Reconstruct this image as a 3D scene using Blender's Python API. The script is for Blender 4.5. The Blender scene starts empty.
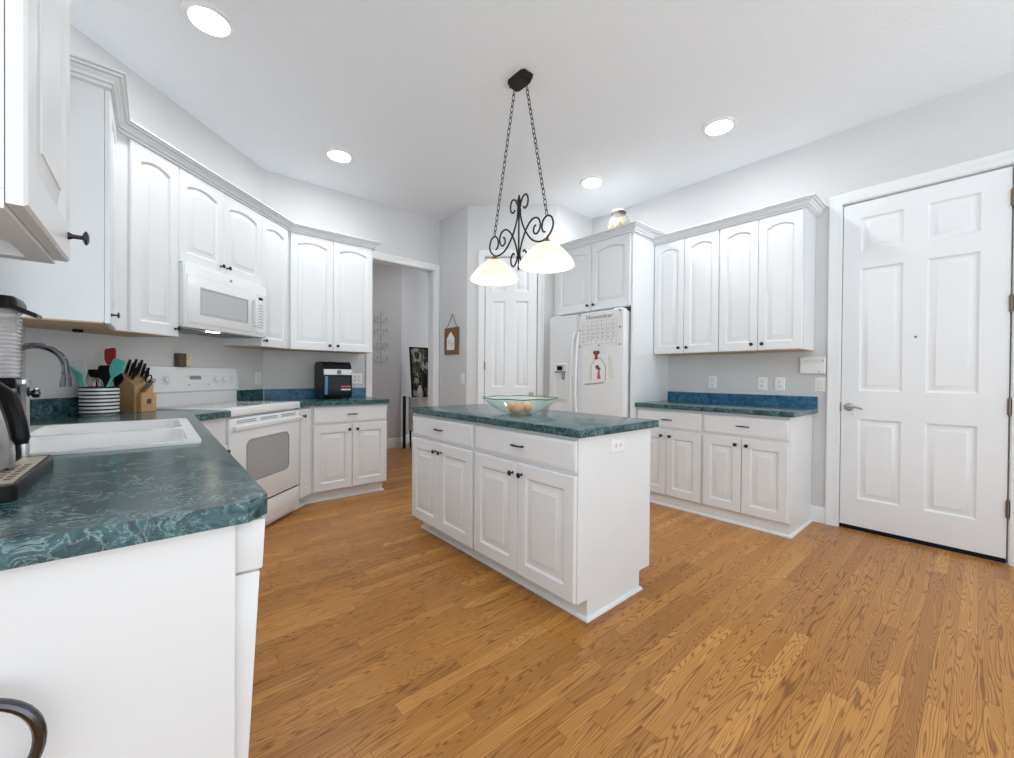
import bpy, bmesh, math, random
from mathutils import Vector, Matrix
random.seed(7)
PI = math.pi
R = math.radians
S2 = math.sqrt(2.0)
SC = bpy.context.scene
COL = SC.collection

# ------------------------------------------------------------------ camera
CAM_H = 1.1527
cam_data = bpy.data.cameras.new('camera')
cam_data.sensor_fit = 'HORIZONTAL'
cam_data.sensor_width = 36.0
cam_data.lens = 409.02 / 1014.0 * 36.0
cam_data.clip_start = 0.05
cam = bpy.data.objects.new('camera', cam_data)
COL.objects.link(cam)
_y, _p, _r = R(40.732), R(-0.439), R(0.4685)
fw = Vector((math.sin(_y) * math.cos(_p), math.cos(_y) * math.cos(_p), math.sin(_p)))
rt = Vector((math.cos(_y), -math.sin(_y), 0))
up = rt.cross(fw)
rt2 = rt * math.cos(_r) + up * math.sin(_r)
up2 = up * math.cos(_r) - rt * math.sin(_r)
cam.matrix_world = Matrix(((rt2.x, up2.x, -fw.x, 0), (rt2.y, up2.y, -fw.y, 0), (rt2.z, up2.z, -fw.z, CAM_H), (0, 0, 0, 1)))
SC.camera = cam

# ------------------------------------------------------------------ world, view
world = bpy.data.worlds.new('world')
SC.world = world
world.use_nodes = True
wn = world.node_tree
wn.nodes['Background'].inputs[0].default_value = (.95, 1.0, 1.05, 1)
wn.nodes['Background'].inputs[1].default_value = 1.95
_tc = wn.nodes.new('ShaderNodeTexCoord'); _sp = wn.nodes.new('ShaderNodeSeparateXYZ'); _rp = wn.nodes.new('ShaderNodeValToRGB')
wn.links.new(_tc.outputs['Generated'], _sp.inputs[0]); wn.links.new(_sp.outputs[2], _rp.inputs[0])
_mr = wn.nodes.new('ShaderNodeMapRange'); _mr.inputs['From Min'].default_value = -.12; _mr.inputs['From Max'].default_value = .12
wn.links.new(_sp.outputs[2], _mr.inputs['Value']); wn.links.new(_mr.outputs[0], _rp.inputs[0])
_rp.color_ramp.elements[0].color = (.91, 1.0, 1.06, 1)      # lower half brightened to lift the ceiling, no surface modelled
_rp.color_ramp.elements[1].color = (.58, .605, .625, 1)     # soft sky above it
wn.links.new(_rp.outputs[0], wn.nodes['Background'].inputs[0])
vs = SC.view_settings
vs.view_transform = 'Standard'
vs.look = 'None'
vs.gamma = 1.0
vs.use_curve_mapping = False
vs.exposure = 0.22
LAMP_RECESSED = 124.0
LAMP_SHADE = 0.42

# ------------------------------------------------------------------ materials
MATS = {}
def new_mat(name, col=(.8, .8, .8), rough=.5, metal=0.0, spec=.5, **kw):
    m = bpy.data.materials.new(name)
    m.use_nodes = True
    b = m.node_tree.nodes['Principled BSDF']
    b.inputs['Base Color'].default_value = (*col, 1)
    b.inputs['Roughness'].default_value = rough
    b.inputs['Metallic'].default_value = metal
    b.inputs['Specular IOR Level'].default_value = spec
    for k, v in kw.items():
        b.inputs[k.replace('_', ' ')].default_value = v
    MATS[name] = m
    return m
def nodes(m):
    return m.node_tree.nodes, m.node_tree.links, m.node_tree.nodes['Principled BSDF']
def N(m, typ, **props):
    n = m.node_tree.nodes.new(typ)
    for k, v in props.items():
        setattr(n, k, v)
    return n
def L(m, a, b):
    m.node_tree.links.new(a, b)
def math_node(m, op, a, b=None, c=None):
    n = N(m, 'ShaderNodeMath', operation=op)
    for i, v in enumerate((a, b, c)):
        if v is None: continue
        if isinstance(v, (int, float)): n.inputs[i].default_value = v
        else: L(m, v, n.inputs[i])
    return n.outputs[0]
def ramp(m, fac, stops):
    n = N(m, 'ShaderNodeValToRGB')
    e = n.color_ramp.elements
    while len(e) < len(stops): e.new(.5)
    for i, (p, c) in enumerate(stops):
        e[i].position = p
        e[i].color = (*c, 1)
    L(m, fac, n.inputs[0])
    return n.outputs[0]
def coords(m, scale=(1, 1, 1), obj=True):
    tc = N(m, 'ShaderNodeTexCoord')
    mp = N(m, 'ShaderNodeMapping')
    mp.inputs['Scale'].default_value = scale
    L(m, tc.outputs['Object'], mp.inputs[0])
    return mp.outputs[0]
def noise(m, vec, scale, detail=3, rough=.5, dist=0.0):
    n = N(m, 'ShaderNodeTexNoise')
    n.inputs['Scale'].default_value = scale
    n.inputs['Detail'].default_value = detail
    n.inputs['Roughness'].default_value = rough
    n.inputs['Distortion'].default_value = dist
    if vec is not None: L(m, vec, n.inputs['Vector'])
    return n.outputs['Fac']
def bump(m, h, strength=.2, dist=.002):
    b = N(m, 'ShaderNodeBump')
    b.inputs['Strength'].default_value = strength
    b.inputs['Distance'].default_value = dist
    L(m, h, b.inputs['Height'])
    L(m, b.outputs[0], m.node_tree.nodes['Principled BSDF'].inputs['Normal'])
def tinted(m, base, var, scale, vec=None):
    """gentle procedural colour variation between two colours"""
    vec = vec or coords(m)
    f = noise(m, vec, scale, 4, .6)
    c = ramp(m, f, [(.3, base), (.7, var)])
    L(m, c, m.node_tree.nodes['Principled BSDF'].inputs['Base Color'])

def paint(name, col, rough=.35, bs=60, bstr=.02):
    m = new_mat(name, col, rough)
    v = coords(m)
    tinted(m, col, tuple(c * .965 for c in col), 3, v)
    bump(m, noise(m, v, bs, 2), bstr, .001)
    return m
M_CAB = paint('cabinet_white', (.805, .825, .845), .32)
M_TRIM = paint('trim_white', (.82, .84, .855), .35)
M_DOOR = paint('door_white', (.82, .84, .86), .4)
M_WALL = paint('wall_grey', (.66, .66, .665), .7, 90, .12)
M_HALL = paint('hall_grey', (.62, .62, .635), .7, 90, .1)
M_WHITE = paint('appliance_white', (.84, .86, .875), .22, 20, .0)
M_PLAST = paint('plastic_white', (.82, .82, .81), .35)
M_CERAM = paint('sink_white', (.86, .86, .86), .12, 10, .0)
M_PLATE = paint('plate_white', (.88, .88, .87), .3)
M_PAPER = paint('paper_white', (.87, .87, .86), .8)
M_SHADOW = new_mat('dark_gap', (.02, .02, .02), .8)

m = M_CEIL = new_mat('ceiling_knockdown', (.86, .885, .91), .85)
v = coords(m)
f1 = noise(m, v, 42, 3, .55)
f2 = noise(m, v, 160, 2, .5)
kd = ramp(m, f1, [(.47, (0, 0, 0)), (.56, (1, 1, 1))])
sm = math_node(m, 'MULTIPLY_ADD', f2, .35, kd)
bump(m, sm, .32, .003)

# oak strip floor: boards run along X
m = M_FLOOR = new_mat('oak_floor', (.45, .22, .07), .30, spec=.35)
tc = N(m, 'ShaderNodeTexCoord')
sx = N(m, 'ShaderNodeSeparateXYZ')
L(m, tc.outputs['Object'], sx.inputs[0])
X_, Y_ = sx.outputs[0], sx.outputs[1]
BW = .0605
row = math_node(m, 'FLOOR', math_node(m, 'DIVIDE', Y_, BW))
fy = math_node(m, 'FRACT', math_node(m, 'DIVIDE', Y_, BW))
wr = N(m, 'ShaderNodeTexWhiteNoise', noise_dimensions='1D'); L(m, row, wr.inputs['W'])
ln = math_node(m, 'MULTIPLY_ADD', wr.outputs['Value'], .55, .55)
xo = math_node(m, 'DIVIDE', math_node(m, 'MULTIPLY_ADD', wr.outputs['Value'], 37.0, X_), ln)
pl = math_node(m, 'FLOOR', xo)
fx = math_node(m, 'FRACT', xo)
cv = N(m, 'ShaderNodeCombineXYZ'); L(m, row, cv.inputs[0]); L(m, pl, cv.inputs[1])
wp = N(m, 'ShaderNodeTexWhiteNoise', noise_dimensions='2D'); L(m, cv.outputs[0], wp.inputs['Vector'])
rnd = wp.outputs['Value']
wp2 = N(m, 'ShaderNodeSeparateColor'); L(m, wp.outputs['Color'], wp2.inputs[0])
gv = N(m, 'ShaderNodeCombineXYZ')
L(m, math_node(m, 'MULTIPLY_ADD', rnd, 91.0, math_node(m, 'MULTIPLY', X_, .85)), gv.inputs[0])
L(m, math_node(m, 'MULTIPLY_ADD', wp2.outputs[1], 47.0, math_node(m, 'MULTIPLY', Y_, 12.5)), gv.inputs[1])
g = noise(m, gv.outputs[0], 1.0, 2.2, .42, .25)
freq = math_node(m, 'MULTIPLY_ADD', wp2.outputs[2], 26.0, 22.0)
rings = math_node(m, 'ABSOLUTE', math_node(m, 'SUBTRACT', math_node(m, 'FRACT', math_node(m, 'MULTIPLY', g, freq)), .5))
gl = N(m, 'ShaderNodeMapRange'); gl.inputs['From Min'].default_value = .0; gl.inputs['From Max'].default_value = .22
L(m, rings, gl.inputs['Value'])
fv = N(m, 'ShaderNodeCombineXYZ')
L(m, math_node(m, 'MULTIPLY_ADD', rnd, 31.0, math_node(m, 'MULTIPLY', X_, 5.0)), fv.inputs[0])
L(m, math_node(m, 'MULTIPLY', Y_, 260.0), fv.inputs[1])
fine = noise(m, fv.outputs[0], 1.0, 3, .6)
base = ramp(m, rnd, [(.0, (.400, .172, .036)), (.3, (.470, .208, .046)), (.7, (.515, .235, .054)), (1.0, (.620, .305, .080))])
mx = N(m, 'ShaderNodeMix', data_type='RGBA', blend_type='MULTIPLY')
L(m, math_node(m, 'MULTIPLY_ADD', math_node(m, 'SUBTRACT', 1.0, gl.outputs[0]), .85, 0.0), mx.inputs['Factor'])
L(m, base, mx.inputs[6]); mx.inputs[7].default_value = (.36, .25, .16, 1)
mx2 = N(m, 'ShaderNodeMix', data_type='RGBA', blend_type='MULTIPLY')
ff = N(m, 'ShaderNodeMapRange'); ff.inputs['From Min'].default_value = .45; ff.inputs['From Max'].default_value = .75
ff.inputs['To Max'].default_value = .5
L(m, fine, ff.inputs['Value']); L(m, ff.outputs[0], mx2.inputs['Factor'])
L(m, mx.outputs[2], mx2.inputs[6]); mx2.inputs[7].default_value = (.62, .5, .38, 1)
ey = math_node(m, 'LESS_THAN', math_node(m, 'MINIMUM', fy, math_node(m, 'SUBTRACT', 1.0, fy)), .018)
ex = math_node(m, 'LESS_THAN', math_node(m, 'MULTIPLY', math_node(m, 'MINIMUM', fx, math_node(m, 'SUBTRACT', 1.0, fx)), ln), .0013)
seam = math_node(m, 'MAXIMUM', ey, ex)
mx3 = N(m, 'ShaderNodeMix', data_type='RGBA', blend_type='MULTIPLY')
L(m, math_node(m, 'MULTIPLY', seam, .55), mx3.inputs['Factor'])
L(m, mx2.outputs[2], mx3.inputs[6]); mx3.inputs[7].default_value = (.3, .22, .15, 1)
L(m, mx3.outputs[2], m.node_tree.nodes['Principled BSDF'].inputs['Base Color'])
bump(m, math_node(m, 'SUBTRACT', gl.outputs[0], math_node(m, 'MULTIPLY', seam, 2.0)), .06, .0008)

# marbled green laminate
def marble(name, dark, mid, light, vein):
    m = new_mat(name, dark, .2, spec=.4, Coat_Weight=.15, Coat_Roughness=.16)
    v = coords(m)
    warp = N(m, 'ShaderNodeTexNoise'); warp.inputs['Scale'].default_value = 9; warp.inputs['Detail'].default_value = 3
    L(m, v, warp.inputs['Vector'])
    ad = N(m, 'ShaderNodeMix', data_type='VECTOR'); ad.inputs['Factor'].default_value = .13
    L(m, v, ad.inputs[4]); L(m, warp.outputs['Color'], ad.inputs[5])
    f = noise(m, ad.outputs[1], 30, 7, .74, .6)
    c = ramp(m, f, [(.30, dark), (.46, mid), (.6, light), (.75, dark)])
    r = noise(m, ad.outputs[1], 38, 5, .66, 1.0)
    ab = math_node(m, 'ABSOLUTE', math_node(m, 'SUBTRACT', r, .5))
    vf = N(m, 'ShaderNodeMapRange'); vf.inputs['From Min'].default_value = .034; vf.inputs['From Max'].default_value = .0
    L(m, ab, vf.inputs['Value'])
    brk = noise(m, v, 14, 3, .6)
    bf = N(m, 'ShaderNodeMapRange'); bf.inputs['From Min'].default_value = .36; bf.inputs['From Max'].default_value = .52
    L(m, brk, bf.inputs['Value'])
    x = N(m, 'ShaderNodeMix', data_type='RGBA')
    L(m, math_node(m, 'MULTIPLY', math_node(m, 'MULTIPLY', vf.outputs[0], bf.outputs[0]), .62), x.inputs['Factor'])
    L(m, c, x.inputs[6]); x.inputs[7].default_value = (*vein, 1)
    L(m, x.outputs[2], m.node_tree.nodes['Principled BSDF'].inputs['Base Color'])
    return m
M_TOP = marble('green_marble_laminate', (.002, .010, .013), (.008, .044, .055), (.034, .120, .140), (.32, .46, .45))
M_SPLASH_B = marble('blue_marble_laminate', (.006, .050, .095), (.011, .092, .200), (.028, .16, .31), (.13, .33, .46))

# other materials
M_BLACK = new_mat('black_plastic', (.008, .008, .009), .28, spec=.14)
M_IRON = new_mat('wrought_iron', (.022, .020, .019), .45, .6)
M_BRONZE = new_mat('bronze', (.22, .15, .09), .4, .9)
M_KNOB = new_mat('knob_pewter', (.05, .048, .046), .28, .85)
M_CHROME = new_mat('chrome', (.62, .62, .64), .12, 1.0)
M_DARKCHROME = new_mat('dark_chrome', (.11, .11, .125), .16, 1.0)
M_SILVER = new_mat('silver_paint', (.62, .63, .65), .35, .4)
M_STEEL = new_mat('brushed_steel', (.55, .54, .52), .25, 1.0)
M_NICKEL = new_mat('aged_nickel', (.42, .40, .38), .28, 1.0)
M_HINGE = new_mat('hinge_bronze', (.20, .155, .12), .35, .9)
M_GLASSDARK = new_mat('oven_glass', (.30, .31, .32), .08)
M_OVEN = new_mat('oven_window', (.40, .41, .42), .07)
M_MWGLASS = new_mat('microwave_glass', (.52, .53, .54), .12)
M_COOK = new_mat('cooktop_glass', (.55, .56, .57), .06)
M_TAN = new_mat('raw_wood', (.62, .43, .27), .6)
v = coords(M_TAN, (1, 1, 8)); tinted(M_TAN, (.66, .46, .29), (.50, .33, .19), 4, v)
M_BLOCK = new_mat('block_beech', (.66, .40, .19), .45)
v = coords(M_BLOCK, (2, 30, 3)); tinted(M_BLOCK, (.70, .44, .22), (.56, .33, .15), 2.5, v)
M_SIGN = new_mat('sign_wood', (.23, .11, .05), .6)
v = coords(M_SIGN, (30, 3, 3)); tinted(M_SIGN, (.28, .14, .06), (.14, .065, .03), 3, v)
M_TEAL = new_mat('teal_silicone', (.10, .62, .50), .45)
M_RED = new_mat('red_silicone', (.42, .02, .025), .4)
M_GREYW = new_mat('pale_grey_nylon', (.70, .72, .72), .45)
M_AMBER = new_mat('peach_wax', (.95, .42, .20), .5)
M_TANP = new_mat('tan_panel', (.50, .42, .33), .4, .3)
M_BLUE = new_mat('blue_reflection', (.06, .20, .38), .15)  # colour of a painted reflection
M_REDW = new_mat('red_stripe', (.55, .12, .08), .4)
M_NAVY = new_mat('dark_window', (.008, .012, .02), .08, spec=.2)
M_LEAF = new_mat('dark_leaf', (.022, .032, .022), .5)
M_INK = new_mat('ink', (.09, .09, .1), .7)
M_PINK = new_mat('pink_crayon', (.62, .10, .22), .8)
M_GREENP = new_mat('pale_green_paper', (.70, .76, .68), .8)
M_PALEB = new_mat('pale_blue_paint', (.62, .70, .78), .7)
M_SHELL = new_mat('cream_shells', (.78, .66, .46), .6)
v = coords(M_SHELL); tinted(M_SHELL, (.86, .77, .60), (.55, .40, .22), 40, v)
M_CREAM = new_mat('cream_pattern', (.74, .66, .48), .6)
v = coords(M_CREAM); tinted(M_CREAM, (.86, .80, .64), (.42, .34, .20), 60, v)
M_BROWN = new_mat('brown_wood', (.10, .065, .045), .5)

def glass(name, col, rough=.02, alpha=.25, ior=1.45):
    m = bpy.data.materials.new(name); m.use_nodes = True
    nt = m.node_tree; nt.nodes.clear()
    o = nt.nodes.new('ShaderNodeOutputMaterial')
    tr = nt.nodes.new('ShaderNodeBsdfTransparent'); tr.inputs[0].default_value = (*col, 1)
    gl = nt.nodes.new('ShaderNodeBsdfGlossy'); gl.inputs['Roughness'].default_value = rough
    df = nt.nodes.new('ShaderNodeBsdfDiffuse'); df.inputs[0].default_value = (*col, 1)
    fr = nt.nodes.new('ShaderNodeFresnel'); fr.inputs[0].default_value = ior
    m1 = nt.nodes.new('ShaderNodeMixShader'); m1.inputs[0].default_value = alpha
    m2 = nt.nodes.new('ShaderNodeMixShader')
    nt.links.new(tr.outputs[0], m1.inputs[1]); nt.links.new(df.outputs[0], m1.inputs[2])
    ge = nt.nodes.new('ShaderNodeNewGeometry'); sb = nt.nodes.new('ShaderNodeMath'); sb.operation = 'SUBTRACT'; sb.inputs[0].default_value = 1.0
    mu = nt.nodes.new('ShaderNodeMath'); mu.operation = 'MULTIPLY'
    nt.links.new(ge.outputs['Backfacing'], sb.inputs[1]); nt.links.new(fr.outputs[0], mu.inputs[0]); nt.links.new(sb.outputs[0], mu.inputs[1])
    nt.links.new(mu.outputs[0], m2.inputs[0]); nt.links.new(m1.outputs[0], m2.inputs[1]); nt.links.new(gl.outputs[0], m2.inputs[2])
    nt.links.new(m2.outputs[0], o.inputs[0])
    MATS[name] = m
    return m
M_BOWL = glass('green_glass', (.89, .955, .93), .03, .15)
M_BOWLRIM = glass('green_glass_rim', (.10, .17, .15), .05, .8)
M_PANE = glass('added_window_pane', (.97, .98, .98), .01, .0)  # glazing of the window added in wall_left
M_TANK = glass('frosted_tank', (.90, .88, .89), .12, .40)
M_JAR = glass('jar_glass', (.97, .96, .93), .02, .08)

def emit(name, col, strength, var=None):
    m = new_mat(name, col, .4)
    b = m.node_tree.nodes['Principled BSDF']
    b.inputs['Emission Color'].default_value = (*col, 1)
    b.inputs['Emission Strength'].default_value = strength
    if var:
        v = coords(m, (1, 1, 2.4))
        f = noise(m, v, 9, 4, .6, 1.5)
        c = ramp(m, f, [(.38, col), (.62, var)])
        L(m, c, b.inputs['Emission Color']); L(m, c, b.inputs['Base Color'])
    return m
M_LENS = emit('lamp_lens', (.97, .99, 1.0), LAMP_RECESSED)
M_SHADE = emit('alabaster_shade', (1.0, .93, .80), LAMP_SHADE, (.86, .70, .47))

M_BULB = emit('bulb', (1.0, .93, .82), 30.0)
M_HOODLAMP = emit('hood_lamp', (1.0, .88, .66), 12.0)

# stripes for the crock
m = M_STRIPE = new_mat('striped_ceramic', (.85, .85, .85), .2)
tc = N(m, 'ShaderNodeTexCoord'); sp = N(m, 'ShaderNodeSeparateXYZ'); L(m, tc.outputs['Object'], sp.inputs[0])
fz = math_node(m, 'FRACT', math_node(m, 'DIVIDE', math_node(m, 'ADD', sp.outputs[2], .004), .0205))
lt = math_node(m, 'GREATER_THAN', fz, .55)
L(m, ramp(m, lt, [(.0, (.86, .86, .86)), (1.0, (.018, .018, .022))]), m.node_tree.nodes['Principled BSDF'].inputs['Base Color'])

# hall picture: dark abstract figures on a pale ground
m = M_ART = new_mat('dark_abstract_print', (.1, .1, .1), .4)
v = coords(m, (9, 9, 3.2))
f = noise(m, v, 1.8, 4, .6, .8)
L(m, ramp(m, f, [(.40, (.015, .015, .015)), (.52, (.10, .11, .07)), (.6, (.55, .56, .52)), (.72, (.05, .05, .045))]), m.node_tree.nodes['Principled BSDF'].inputs['Base Color'])

# ------------------------------------------------------------------ mesh helpers
class MB:
    def __init__(s):
        s.bm = bmesh.new()
    def box(s, x0, x1, y0, y1, z0, z1, bev=0.0, seg=1, mat=None):
        t = bmesh.new()
        r = bmesh.ops.create_cube(t, size=1.0)
        for v in t.verts:
            v.co = Vector(((x0 + x1) / 2 + v.co.x * (x1 - x0), (y0 + y1) / 2 + v.co.y * (y1 - y0), (z0 + z1) / 2 + v.co.z * (z1 - z0)))
        if bev > 0:
            bmesh.ops.bevel(t, geom=list(t.edges), offset=bev, segments=seg, affect='EDGES', profile=.5)
        s.merge(t, mat)
        return s
    def merge(s, t, mat=None):
        mp = {}
        for v in t.verts:
            mp[v] = s.bm.verts.new(mat @ v.co if mat is not None else v.co)
        for f in t.faces:
            try: s.bm.faces.new([mp[v] for v in f.verts])
            except ValueError: pass
        t.free()
        return s
    def poly(s, pts):
        vs_ = [s.bm.verts.new(p) for p in pts]
        s.bm.faces.new(vs_)
        return s
    def loops(s, loops, close=True, cap0=False, cap1=False):
        rows = [[s.bm.verts.new(p) for p in lp] for lp in loops]
        n = len(rows[0])
        for a, b in zip(rows, rows[1:]):
            for i in range(n if close else n - 1):
                j = (i + 1) % n
                s.bm.faces.new((a[i], a[j], b[j], b[i]))
        if cap0: s.bm.faces.new(list(reversed(rows[0])))
        if cap1: s.bm.faces.new(rows[-1])
        return s
    def lathe(s, prof, c=(0, 0, 0), n=32, axis='z', sx=1.0, sy=1.0):
        lps = []
        for r, z in prof:
            lp = []
            for i in range(n):
                a = 2 * PI * i / n
                if axis == 'z': p = (c[0] + r * sx * math.cos(a), c[1] + r * sy * math.sin(a), c[2] + z)
                elif axis == 'y': p = (c[0] + r * math.cos(a), c[1] + z, c[2] - r * math.sin(a))
                else: p = (c[0] + z, c[1] + r * math.cos(a), c[2] + r * math.sin(a))
                lp.append(p)
            lps.append(lp)
        s.loops(lps, True, prof[0][0] > 1e-5, prof[-1][0] > 1e-5)
        return s
    def tube(s, pts, r, n=8, closed=False, sy=1.0):
        pts = [Vector(p) for p in pts]
        k = len(pts)
        rs = r if isinstance(r, (list, tuple)) else [r] * k
        lps = []
        prev = None
        for i, p in enumerate(pts):
            a = pts[(i - 1) % k] if closed or i > 0 else p
            b = pts[(i + 1) % k] if closed or i < k - 1 else p
            d = (b - a).normalized()
            if prev is None:
                ref = Vector((0, 0, 1)) if abs(d.z) < .9 else Vector((1, 0, 0))
                u = d.cross(ref).normalized()
            else:
                u = (prev - d * prev.dot(d)).normalized()
            prev = u
            w = d.cross(u)
            lps.append([p + u * math.cos(2 * PI * j / n) * rs[i] + w * math.sin(2 * PI * j / n) * rs[i] * sy for j in range(n)])
        if closed:
            lps.append(lps[0])
            s.loops(lps)
        else:
            s.loops(lps, True, True, True)
        return s
    def prism(s, pts, z0, z1, holes=(), bev=0.0):
        """vertical prism over a polygon (list of xy), with optional holes"""
        t = bmesh.new()
        if not holes:
            b = [t.verts.new((x, y, z0)) for x, y in pts]
            tp = [t.verts.new((x, y, z1)) for x, y in pts]
            n = len(pts)
            t.faces.new(tp); t.faces.new(list(reversed(b)))
            for i in range(n):
                j = (i + 1) % n
                t.faces.new((b[i], b[j], tp[j], tp[i]))
            bmesh.ops.recalc_face_normals(t, faces=list(t.faces))
            if bev > 0:
                es = [e for e in t.edges if abs(e.verts[0].co.z - e.verts[1].co.z) < 1e-6]
                bmesh.ops.bevel(t, geom=es, offset=bev, segments=2, affect='EDGES', profile=.5)
            return s.merge(t)
        for z in (z0, z1):
            es = []
            for lp in [pts] + list(holes):
                vs_ = [t.verts.new((x, y, z)) for x, y in lp]
                for i in range(len(vs_)):
                    es.append(t.edges.new((vs_[i], vs_[(i + 1) % len(vs_)])))
            bmesh.ops.triangle_fill(t, use_beauty=True, edges=es)
        t.verts.ensure_lookup_table()
        tot = sum(len(lp) for lp in [pts] + list(holes))
        off = 0
        for lp in [pts] + list(holes):
            n = len(lp)
            for i in range(n):
                j = (i + 1) % n
                t.faces.new((t.verts[off + i], t.verts[off + j], t.verts[tot + off + j], t.verts[tot + off + i]))
            off += n
        bmesh.ops.recalc_face_normals(t, faces=list(t.faces))
        return s.merge(t)
    def build(s, name, mat, parent=None, loc=None, rz=None, angle=35, smooth=True):
        me = bpy.data.meshes.new(name)
        bmesh.ops.remove_doubles(s.bm, verts=list(s.bm.verts), dist=1e-6)
        bmesh.ops.recalc_face_normals(s.bm, faces=list(s.bm.faces))
        s.bm.to_mesh(me); s.bm.free()
        if smooth:
            me.shade_smooth()
            me.set_sharp_from_angle(angle=R(angle))
        me.materials.append(mat)
        o = bpy.data.objects.new(name, me)
        COL.objects.link(o)
        if parent is not None: o.parent = parent
        if loc is not None: o.location = loc
        if rz is not None: o.rotation_euler = (0, 0, R(rz))
        return o

def thing(name, label, cat, loc=(0, 0, 0), rz=0, group=None):
    o = bpy.data.objects.new(name, None)
    o.empty_display_size = .05
    COL.objects.link(o)
    o.location = loc
    o.rotation_euler = (0, 0, R(rz))
    return tag(o, label, cat, group)
def tag(o, label, cat, group=None):
    o['label'] = label; o['category'] = cat
    if group: o['group'] = group
    return o
def struct(o):
    o['kind'] = 'structure'
    return o
def lxy(root_loc, rz, pts):
    """world xy -> local xy of a root at root_loc rotated by rz degrees"""
    c, s = math.cos(R(rz)), math.sin(R(rz))
    out = []
    for x, y in pts:
        dx, dy = x - root_loc[0], y - root_loc[1]
        out.append((c * dx + s * dy, -s * dx + c * dy))
    return out
def text_mesh(body, size, extr=.0004, align='CENTER'):
    cu = bpy.data.curves.new('lettering', 'FONT')
    cu.body = body; cu.size = size; cu.align_x = align; cu.align_y = 'CENTER'; cu.extrude = extr; cu.resolution_u = 2
    o = bpy.data.objects.new('lettering', cu)
    COL.objects.link(o)
    bpy.context.view_layer.update()
    me = o.to_mesh()
    t = bmesh.new(); t.from_mesh(me)
    o.to_mesh_clear()
    bpy.data.objects.remove(o); bpy.data.curves.remove(cu)
    return t

# raised-panel loops on a front facing -y. slab x0..x1, z0..z1, y from yf (front) to yb (back)
def panel_loop(x0, x1, z0, z1, rise, y, n=12):
    pts = [(x0, y, z0), (x1, y, z0)]
    for i in range(n + 1):
        u = 1 - 2 * i / n
        x = (x0 + x1) / 2 + u * (x1 - x0) / 2
        z = z1 - rise * (abs(u) ** 2.0)
        pts.append((x, y, z))
    return pts
def door_mesh(mb, x0, x1, z0, z1, yf=-.021, yb=-.001, stile=.052, rise=0.0, rail=None, bevel=.034):
    rail = rail or stile
    lp = []
    lp.append(panel_loop(x0, x1, z0, z1, 0, yb))
    lp.append(panel_loop(x0, x1, z0, z1, 0, yf + .004))
    lp.append(panel_loop(x0 + .004, x1 - .004, z0 + .004, z1 - .004, 0, yf))
    def inner(o, y): return panel_loop(x0 + stile + o, x1 - stile - o, z0 + rail + o, z1 - rail - o, rise, y)
    lp.append(inner(0, yf))
    lp.append(inner(.003, yf + .003))
    lp.append(inner(.005, yf + .009))
    lp.append(inner(.009, yf + .0125))
    lp.append(inner(.013, yf + .0125))
    lp.append(inner(bevel, yf + .0025))
    lp.append(inner(bevel + .001, yf + .0005))
    lp.append(inner(bevel + .004, yf + .0005))
    mb.loops(lp, True, True, True)
    return mb
def drawer_mesh(mb, x0, x1, z0, z1, yf=-.021, yb=-.001):
    lp = []
    for o, y in ((0, yb), (0, yf + .008), (.006, yf + .004), (.018, yf), (.02, yf)):
        lp.append([(x0 + o, y, z0 + o), (x1 - o, y, z0 + o), (x1 - o, y, z1 - o), (x0 + o, y, z1 - o)])
    mb.loops(lp, True, True, True)
    return mb
def knob(parent, x, z, y=-.021, name='knob'):
    mb = MB()
    mb.lathe([(.0001, 0), (.008, 0), (.0065, -.004), (.0045, -.007), (.0042, -.020), (.010, -.022), (.0145, -.0245), (.0135, -.028), (.007, -.0305), (.0001, -.031)], (x, y, z), 16, 'y')
    return mb.build(name, M_KNOB, parent)
def pull(parent, x, z, y=-.021, w=.082):
    mb = MB()
    pts = [(x - w / 2, y, z), (x - w / 2, y - .014, z), (x - w * .36, y - .022, z + .001), (x, y - .024, z + .002), (x + w * .36, y - .022, z + .001), (x + w / 2, y - .014, z), (x + w / 2, y, z)]
    mb.tube(pts, [.0055, .005, .0045, .006, .0045, .005, .0055], 8)
    return mb.build('drawer_pull', M_KNOB, parent)
def hinges(parent, x, z0, z1):
    pass
def cab_door(root, x0, x1, z0, z1, knob_at=None, rise=0.0, name='door'):
    d = door_mesh(MB(), x0, x1, z0, z1, rise=rise).build(name, M_CAB, root)
    if knob_at: knob(d, *knob_at)
    return d
def cab_drawer(root, x0, x1, z0, z1):
    d = drawer_mesh(MB(), x0, x1, z0, z1).build('drawer', M_CAB, root)
    pull(d, (x0 + x1) / 2, (z0 + z1) / 2)
    return d

# ------------------------------------------------------------------ room dimensions
ZC = 3.07
XL, XR, YB = -.495, 4.0385, 4.424
XD = .774                     # where the angled range wall meets the back wall
YD = YB - XD + XL             # where it meets the left wall (y - x = 3.65)
XP, YJ, YW = 2.685, 3.823, 3.114
XPE = XP + YJ - YW
CT, TH = .9137, .04
REAR = -1.7

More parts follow.
